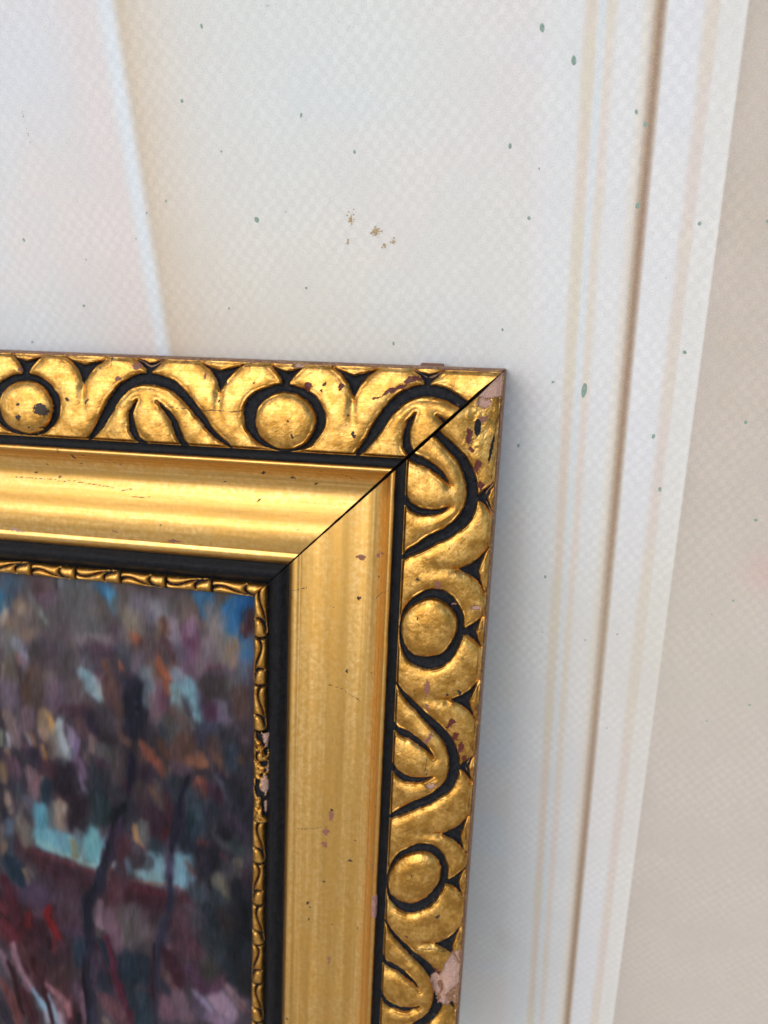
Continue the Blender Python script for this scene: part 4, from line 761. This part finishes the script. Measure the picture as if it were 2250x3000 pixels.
def core(k):
    L=420. if k=='s' else LEN['t']
    pr=[(.25,-19.6),(.0,.2),(.35,.95),(.95,1.0),(8,1.2),(30,1.6),(35.2,.6),(37,-3),(40,-6.5),(50,-9.3),(60,-10.2),(71,-9.6),(74,-12.6),(77,-13.2),(84,-14.8),(89.5,-15.0),(89.5,-15.3),(82,-15.4),(82,-19.8)]
    V=[];A_=[]
    stations=[0]+list(np.arange(4,L-90 if k=='s' else L,6.))+[L-90 if k=='s' else L]
    for s in stations:
        for q,h in pr:
            a=q+float(gap(np.array(q)))+2.2*min(1,q/6)+s
            hh=h+(.12*(vnoise(np.array(a*.5),np.array(q))-.5) if 0<s else 0)
            V.append(place(k,np.array(a),np.array(q),np.array(hh))); A_.append((a,q,hh))
    n=len(pr); Fc=[]
    for i in range(len(stations)-1):
        for j in range(n):
            a=i*n+j;b=i*n+(j+1)%n;c=(i+1)*n+(j+1)%n;d=(i+1)*n+j
            Fc.append((a,b,c,d) if k=='t' else (d,c,b,a))
    me=bpy.data.meshes.new('rail'); e=len(V)-n
    me.from_pydata([tuple(map(float,v)) for v in V],[],Fc+[tuple(range(n)),tuple(range(e,e+n))]); me.update()
    at=me.attributes.new('rail','FLOAT_VECTOR','POINT'); at.data.foreach_set('vector',np.array(A_,np.float32).ravel())
    return link('rail',me,frame,M_WOOD)
# --- bead ornament pieces
def bead_mesh(k,flip,L,a0=None):
    n=int(L/.24); m_=26; x=np.linspace(0,L-.35,n)[:,None]*np.ones((1,m_)); y=np.ones((n,1))*np.linspace(0,5.5,m_)[None]
    yy=(5.5-y) if flip else y; xx=x*(20./L)
    S=smooth_poly([(.5,2.6),(2,3.2),(4.6,3.3),(7.6,2.4),(10.5,1.3),(14.5,.5)],3); Hk=smooth_poly([(17.6,.4),(15,.9),(13.0,2.0),(12.5,3.4),(12.9,4.6)],3)
    sd=poly_sd(xx,yy,S,np.interp(np.linspace(0,1,len(S)),[0,.3,.8,1],[.62,.42,.34,.16])); sd=np.minimum(sd,poly_sd(xx,yy,Hk,np.interp(np.linspace(0,1,len(Hk)),[0,.4,.7,1],[.24,.62,.52,.2])))
    endd=np.minimum(xx-.12+.25*np.cos(yy*1.3),19.45-xx)-.35*np.abs(yy-2.75)**1.3*.25; edge=np.minimum(y+.12,5.62-y)-.12+.3*(vnoise(x*.6,y*.3+k.__hash__()%7)-.5)
    sd=np.minimum(sd,np.minimum(endd,edge+.1))
    if a0 is not None:
        ab=(a0-x) if k=='t' else (a0+x); md=ab-(84.9+y)-.42; sd=np.minimum(sd,md); endd=np.minimum(endd,md)
    rnd=np.sqrt(np.clip(1-((y-2.75)/3.0)**2,0,1))
    h=-14.2+2.3*rnd+np.where(sd>0,1.0*(1-np.exp(-sd/.55)),-1.2*(1-np.exp(sd/.25)))*(.35+.65*rnd)+.12*(fbm(x*1.5,y*1.5)-.5)
    h=np.where((np.minimum(endd,edge)<-.1),np.minimum(h,-14.1),h)
    q=84.9+y; 
    if k=='t': a=-x; u=-a; v=q; Pm=np.stack([u,VB-v,h],-1)*MM
    else: a=x; Pm=np.stack([-q,-a+0*q,h],-1)*MM
    W=np.zeros(x.shape+(4,)); 
    at={'rail':('FLOAT_VECTOR',np.stack([x+13*flip,q,h],-1)),'sd':('FLOAT',sd),'wear':('FLOAT_COLOR',W)}
    for _,me in grid_parts(Pm,at): 
        me.materials.append(M_BEAD); return me
M_BEAD=M_CARVE
def broken_mesh(a0,a1):
    n=int((a1-a0)/.25); m_=34; A=np.linspace(a0,a1,n)[:,None]*np.ones((1,m_)); Q=np.ones((n,1))*np.linspace(82.8,90.4,m_)[None]
    f=fbm(A*.24+4,Q*.34+2,3); f2=fbm(A*.45,Q*.6+8,3)
    outer=84.2-1.3*sstep(.45,.6,fbm(A*.12+11,A*0+3,2))
    sd=np.minimum(Q-outer,90.3-Q)*.6; lump=(f-.43)*8; sd=np.minimum(sd,lump); sd=np.minimum(sd,(f2-.30)*8)
    H=-14.2+2.4*np.clip(1-((Q-87)/4.2)**2,0,1)*.9+np.where(sd>0,1.1*(1-np.exp(-sd/.8)),-1.3*(1-np.exp(sd/.4)))+.3*(f2-.5)
    H=np.where(Q<outer,-14.3,H)
    W=np.zeros(A.shape+(4,)); pk=sstep(86.2,84.6,Q)*sstep(.50,.58,fbm(A*.10+31,Q*.05)); pk=np.maximum(pk,np.exp(-((A-150)/3)**2-((Q-84.8)/1.5)**2)); pk=np.maximum(pk,np.exp(-((A-171)/4)**2-((Q-85)/1.3)**2)); W[...,1]=pk
    at={'rail':('FLOAT_VECTOR',np.stack([A,Q,H],-1)),'sd':('FLOAT',sd),'wear':('FLOAT_COLOR',W)}
    for _,me in grid_parts(place('s',A,Q,H),at): return me
cache={}
for k,side in(('t','top'),('s','right')):
    rail=core(k); rail['label']=f'{side} side of the frame, carved gold outside, smooth gold hollow, black inside'
    da=.235; dq=.235; na=int(LEN[k]/da)+1; qv=np.arange(.85,30.7,dq); nq=len(qv)
    Q=np.broadcast_to(qv,(na,nq)).copy(); A=Q+gap(Q)+np.arange(na)[:,None]*da
    H,SD,LAB=band_height(k,A,Q); W=wear_field(k,A,Q)
    big=sstep(.25,.5,W[...,1]+.3*(fbm(A*.8,Q*.8)-.5)); big=sstep(.3,.85,big); H=H-big*(.95+1.1*(fbm(A*.45,Q*.45,4)-.5)); SD=np.where(big>.4,np.maximum(SD,1.0),SD)
    H-=.12*sstep(.3,.6,W[...,0])
    # rubbed, bruised corner of the right-hand piece
    if k=='s':
        bz=sstep(31,22,A)*sstep(15,9,Q); SD=SD*(1-bz)+bz*np.where(np.hypot((A-19)/3.,(Q-7.5)/1.2)<1,-.5,2.2); SD=np.where(np.hypot((A-26)/5.,(Q-2.6-.12*(A-26))/.6)<1,-.4,SD)
        H=H+bz*(.9*(fbm(A*.45,Q*.45)-.5)-.3)
    lab=LAB[:-1,:-1]
    at={'rail':('FLOAT_VECTOR',np.stack([A,Q,H],-1)),'sd':('FLOAT',SD),'wear':('FLOAT_COLOR',W)}
    ne=len(MOT[k]['egg'])
    for L,me in grid_parts(place(k,A,Q,H),at,lab):
        nm='carved_moulding' if L==0 else('egg' if L<=ne else 'arched_leaf'); me.name=nm
        link(nm,me,rail,M_CARVE)
    sweep(k,CH,12,1.0,'black_channel',M_BLACK,rail)
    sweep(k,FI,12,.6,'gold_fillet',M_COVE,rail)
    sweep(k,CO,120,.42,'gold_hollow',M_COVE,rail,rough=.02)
    sweep(k,SLP,44,.8,'black_slip',M_BLACK,rail,rough=.12)
    # bead pieces
    if k=='t': st=[(107.2,21.6,1),(126.4,19.2,0),(145.8,19.4,1),(165.4,19.6,0),(185.2,19.8,1),(205.2,20,0),(225.2,20,1)]
    else: st=[(86.0,22.0,0),(108.1,19.8,1),(128.0,19.8,0),(188.,19.8,0),(208,19.8,1),(228,19.4,0),(247.4,19.4,1),(267,19.6,0),(287,19.8,1),(307,19.8,0)]
    for a0,L,fl in st:
        key=(k,fl,round(L,1))
        if key not in cache: cache[key]=bead_mesh(k,fl,L,a0 if L>21 else None)
        o=link('bead_leaf',cache[key],rail)
        if k=='t': o.location=(-a0*MM,-E_*a0*MM,0)
        else: o.location=(0,(VB-a0)*MM,0)
        sc=L/round(L/3)/3
    if k=='s':
        o=link('broken_bead',broken_mesh(147.8,187.6),rail,M_CARVE); o['label']='crumbling yellowish stretch of the inner bead with pink gesso showing'
        # worn gesso lump over the gold fillet
        n=26;mm=12; th=np.linspace(0,math.pi,mm); ax=np.linspace(0,1,n)
        for kk,a,q,ra,rq,ang,ty in WEAR:
            if ty=='X':
                A=(a-ra)+2*ra*ax[:,None]*np.ones((1,mm)); r=(1.05*np.clip(1-np.abs(2*ax-1)**6,0,1)**.5)[:,None]
                Q=34.9-np.cos(th)[None]*r*1.1; H=4.0+np.sin(th)[None]*r*1.3+.15*(fbm(A*.6,Q*.9)-.5)*2
                me=next(grid_parts(place('s',A,Q,H),{'rail':('FLOAT_VECTOR',np.stack([A,Q,H],-1))}))[1]; me.name='gesso_patch'; link('gesso_patch',me,rail,M_GESSO)
# near-black filler added deep in the open mitre, standing in for its shade
V=[];Fc=[]
for q,h0 in ((1.5,-5),(34,-6),(52,-11.5),(74,-13.5),(88,-16)):
    for dx,dy in ((-2.6,0),(0,2.6)):
        for hh in(h0,-19): V.append(tuple(np.array([-q+dx*1.0,VB-(q+dy)+0*hh,hh])*MM))
for i in range(4):
    b=i*4
    Fc+=[(b,b+2,b+6,b+4),(b+1,b+5,b+7,b+3),(b,b+4,b+5,b+1),(b+2,b+3,b+7,b+6)]
Fc+=[(0,1,3,2),(16,18,19,17)]
me=bpy.data.meshes.new('mitre_shade_fill'); me.from_pydata(V,[],Fc); link('mitre_shade_fill',me,frame,simple('mitre_shade_black',(.012,.009,.007),.8))
# small wooden tab on the back of the top rail
V=[];
for (a,v,h) in[(22.5,-.75,-14),(29.8,-.75,-14),(30.6,1.5,-14),(21.7,1.5,-14)]:
    for hh in(h,h-4.5): V.append(tuple(np.array([-a,VB-v-E_*a,hh])*MM))
me=bpy.data.meshes.new('wooden_tab'); me.from_pydata(V,[],[(0,2,4,6),(1,7,5,3),(0,1,3,2),(2,3,5,4),(4,5,7,6),(6,7,1,0)]); link('wooden_tab',me,frame,M_WOOD)
# ------------------------------------------------------------------ the painting
us=np.arange(-226,-87.3,.30); vs_=np.arange(87.5,328,.33)
U,Vv=np.meshgrid(us,vs_,indexing='ij'); img=np.zeros(U.shape+(3,)); img[:]=(78,72,80); imp=np.zeros(U.shape)
WU=(fbm(U*.07+3,Vv*.05+1,4)-.5)*.55+.18*(fbm(U*.6,Vv*.3,3)-.5); WV=(fbm(U*.07+33,Vv*.05+21,4)-.5)*.55+.3*(fbm(U*.9,Vv*.2+9,3)-.5)
for P_,w,c,op,soft in STROKES:
    w=w*(1.55 if w<12 else 1.0); g_=sum(c)/3.; k_=.42 if c[0]>c[2]*1.35 and c[0]>90 and c[1]>60 else (.3 if c[1]<60 and c[0]>110 else .16); c=[v+(g_-v)*k_ for v in c]
    P_=np.array(P_); pad=w*1.2+4
    i0,i1=np.searchsorted(us,[P_[:,0].min()-pad,P_[:,0].max()+pad]); j0,j1=np.searchsorted(vs_,[P_[:,1].min()-pad,P_[:,1].max()+pad])
    if i1<=i0 or j1<=j0: continue
    sl_=(slice(i0,i1),slice(j0,j1)); amp=min(2.2,w*.45)*2
    x=U[sl_]+WU[sl_]*amp*2; y=Vv[sl_]+WV[sl_]*amp*2
    if len(P_)>2: P_=smooth_poly(P_,3)
    nP=len(P_); ww=w*.5*np.sin(np.linspace(.35,math.pi-.35,nP))**.5 if len(P_)>2 else [w*.5]*nP
    d=poly_sd(x,y,P_,list(ww)) ; half=w*.5
    dirv=P_[-1]-P_[0]; dirv=dirv/(np.hypot(*dirv)+1e-6)
    al=x*dirv[0]+y*dirv[1]; ac=-x*dirv[1]+y*dirv[0]
    br=fbm(al*.10+c[0],ac*1.5+c[1],3)
    e=max(.35,soft*half*1.25)
    m_=1-sstep(-e*.55,e*.75,d+(br-.5)*min(1.0,half*.5))
    m_=m_*op*(.80+.35*(br))
    m_=np.clip(m_,0,1)
    cc=np.array(c,float)+ (br[...,None]-.5)*16
    img[sl_]=img[sl_]*(1-m_[...,None])+cc*m_[...,None]
    if w<11: imp[sl_]=imp[sl_]*(1-m_)+m_*(.35+.65*br)
# small loose dabs picking up the colour under them
src_=img.copy(); nu,nv_=U.shape
for k in range(2600):
    i=rng.integers(0,nu); j=rng.integers(0,nv_); L=2.0+3.5*rng.random(); w=.5+1.0*rng.random(); an=math.radians(90+rng.normal()*22+12)
    cx,cy=us[i],vs_[j]; r_=L+w; i0,i1=np.searchsorted(us,[cx-r_,cx+r_]); j0,j1=np.searchsorted(vs_,[cy-r_,cy+r_])
    x=U[i0:i1,j0:j1]-cx; y=Vv[i0:i1,j0:j1]-cy; al=x*math.cos(an)+y*math.sin(an); ac=-x*math.sin(an)+y*math.cos(an)
    m_=np.exp(-(np.abs(al)/L)**3-(ac/w)**2*1.1)*(.14+.36*rng.random())
    i_=min(max(i+int(rng.normal()*3),0),nu-1); j_=min(max(j+int(rng.normal()*6),0),nv_-1)
    cc=src_[i_,j_]+rng.normal(size=3)*3+rng.normal()*6
    img[i0:i1,j0:j1]=img[i0:i1,j0:j1]*(1-m_[...,None])+cc*m_[...,None]; imp[i0:i1,j0:j1]=imp[i0:i1,j0:j1]*(1-m_*.5)+m_*.5*rng.random()
def blur(a,n):
    for ax in (0,1):
        o=a.copy(); w=1.
        for k in range(1,n+1):
            g=math.exp(-(k/n*1.5)**2); o+=g*(np.roll(a,k,ax)+np.roll(a,-k,ax)); w+=2*g
        a=o/w
    return a
soft_=blur(img,5); img=img*.22+soft_*.78
for P_,w,c,op,soft in STROKES:
    if soft>.36 or op<.85 or w>9: continue
    dkn=.85 if sum(c)<190 else .24
    P_=np.array(P_); pad=w+3
    i0,i1=np.searchsorted(us,[P_[:,0].min()-pad,P_[:,0].max()+pad]); j0,j1=np.searchsorted(vs_,[P_[:,1].min()-pad,P_[:,1].max()+pad])
    if i1<=i0 or j1<=j0: continue
    sl_=(slice(i0,i1),slice(j0,j1)); amp=min(1.2,w*.35)*2
    if len(P_)>2: P_=smooth_poly(P_,3)
    ww=w*.55*np.sin(np.linspace(.3,math.pi-.25,len(P_)))**.6
    d=poly_sd(U[sl_]+WU[sl_]*amp,Vv[sl_]+WV[sl_]*amp,P_,list(ww)); br=fbm(U[sl_]*1.6,Vv[sl_]*.2,3)
    m_=np.clip((1-sstep(-.35,.45,d+(br-.5)*.9))*dkn*(.7+.6*br),0,1); g_=sum(c)/3.; k_=.36 if c[0]>c[2]*1.35 and c[0]>90 and c[1]>60 else .1; c=[v+(g_-v)*k_ for v in c]
    img[sl_]=img[sl_]*(1-m_[...,None])+(np.array(c)+(br[...,None]-.5)*14)*m_[...,None]; imp[sl_]=np.maximum(imp[sl_],m_*.8)
# short broken dabs that vary the colour everywhere
dab=fbm(U*.30+.1*Vv,Vv*.11+50,4)-.5; dab2=fbm(U*.5+60,Vv*.16,4)-.5
img+=dab[...,None]*np.array([26,20,22.])+dab2[...,None]*np.array([14,16,22.])
def smear(a,n):
    o=a.copy(); w=1.
    for k in range(1,n+1):
        g=math.exp(-(k/n*1.6)**2); o+=g*(np.roll(a,k,1)+np.roll(a,-k,1)); w+=2*g
    return o/w
img=smear(img,4); img=(img+.6*np.roll(img,1,0)+.6*np.roll(img,-1,0))/2.2
img+=(fbm(U*2.6,Vv*.22+3,3)-.5)[...,None]*np.array([20,18,20.])
img=np.clip(img,8,235); colp=np.concatenate([np.clip(lin(img)**1.30*1.36,0,1),np.ones(U.shape+(1,))],-1)
Pp=np.stack([U,VB-Vv,np.full(U.shape,-15.6)+.10*(imp-.3)+.04*dab2],-1)*MM
at={'paint':('FLOAT_COLOR',colp),'rail':('FLOAT_VECTOR',np.stack([U,Vv,0*U],-1)),'impasto':('FLOAT',imp)}
me=next(grid_parts(Pp,at))[1]; me.name='painted_panel'
pn=link('painted_panel',me,frame,M_OIL); pn['label']='dark autumn landscape with thin trunks, mauve hill and blue gaps of sky'
bk=bpy.data.meshes.new('backing_board'); x0,x1,y0,y1=-.226,-.0835,(VB-328)*MM,(VB-83.5)*MM
bk.from_pydata([(x,y,z) for z in(-.0163,-.0192) for x,y in((x0,y0),(x1,y0),(x1,y1),(x0,y1))],[],[(0,1,2,3),(7,6,5,4),(0,4,5,1),(1,5,6,2),(2,6,7,3),(3,7,4,0)])
link('backing_board',bk,frame,M_WOOD)
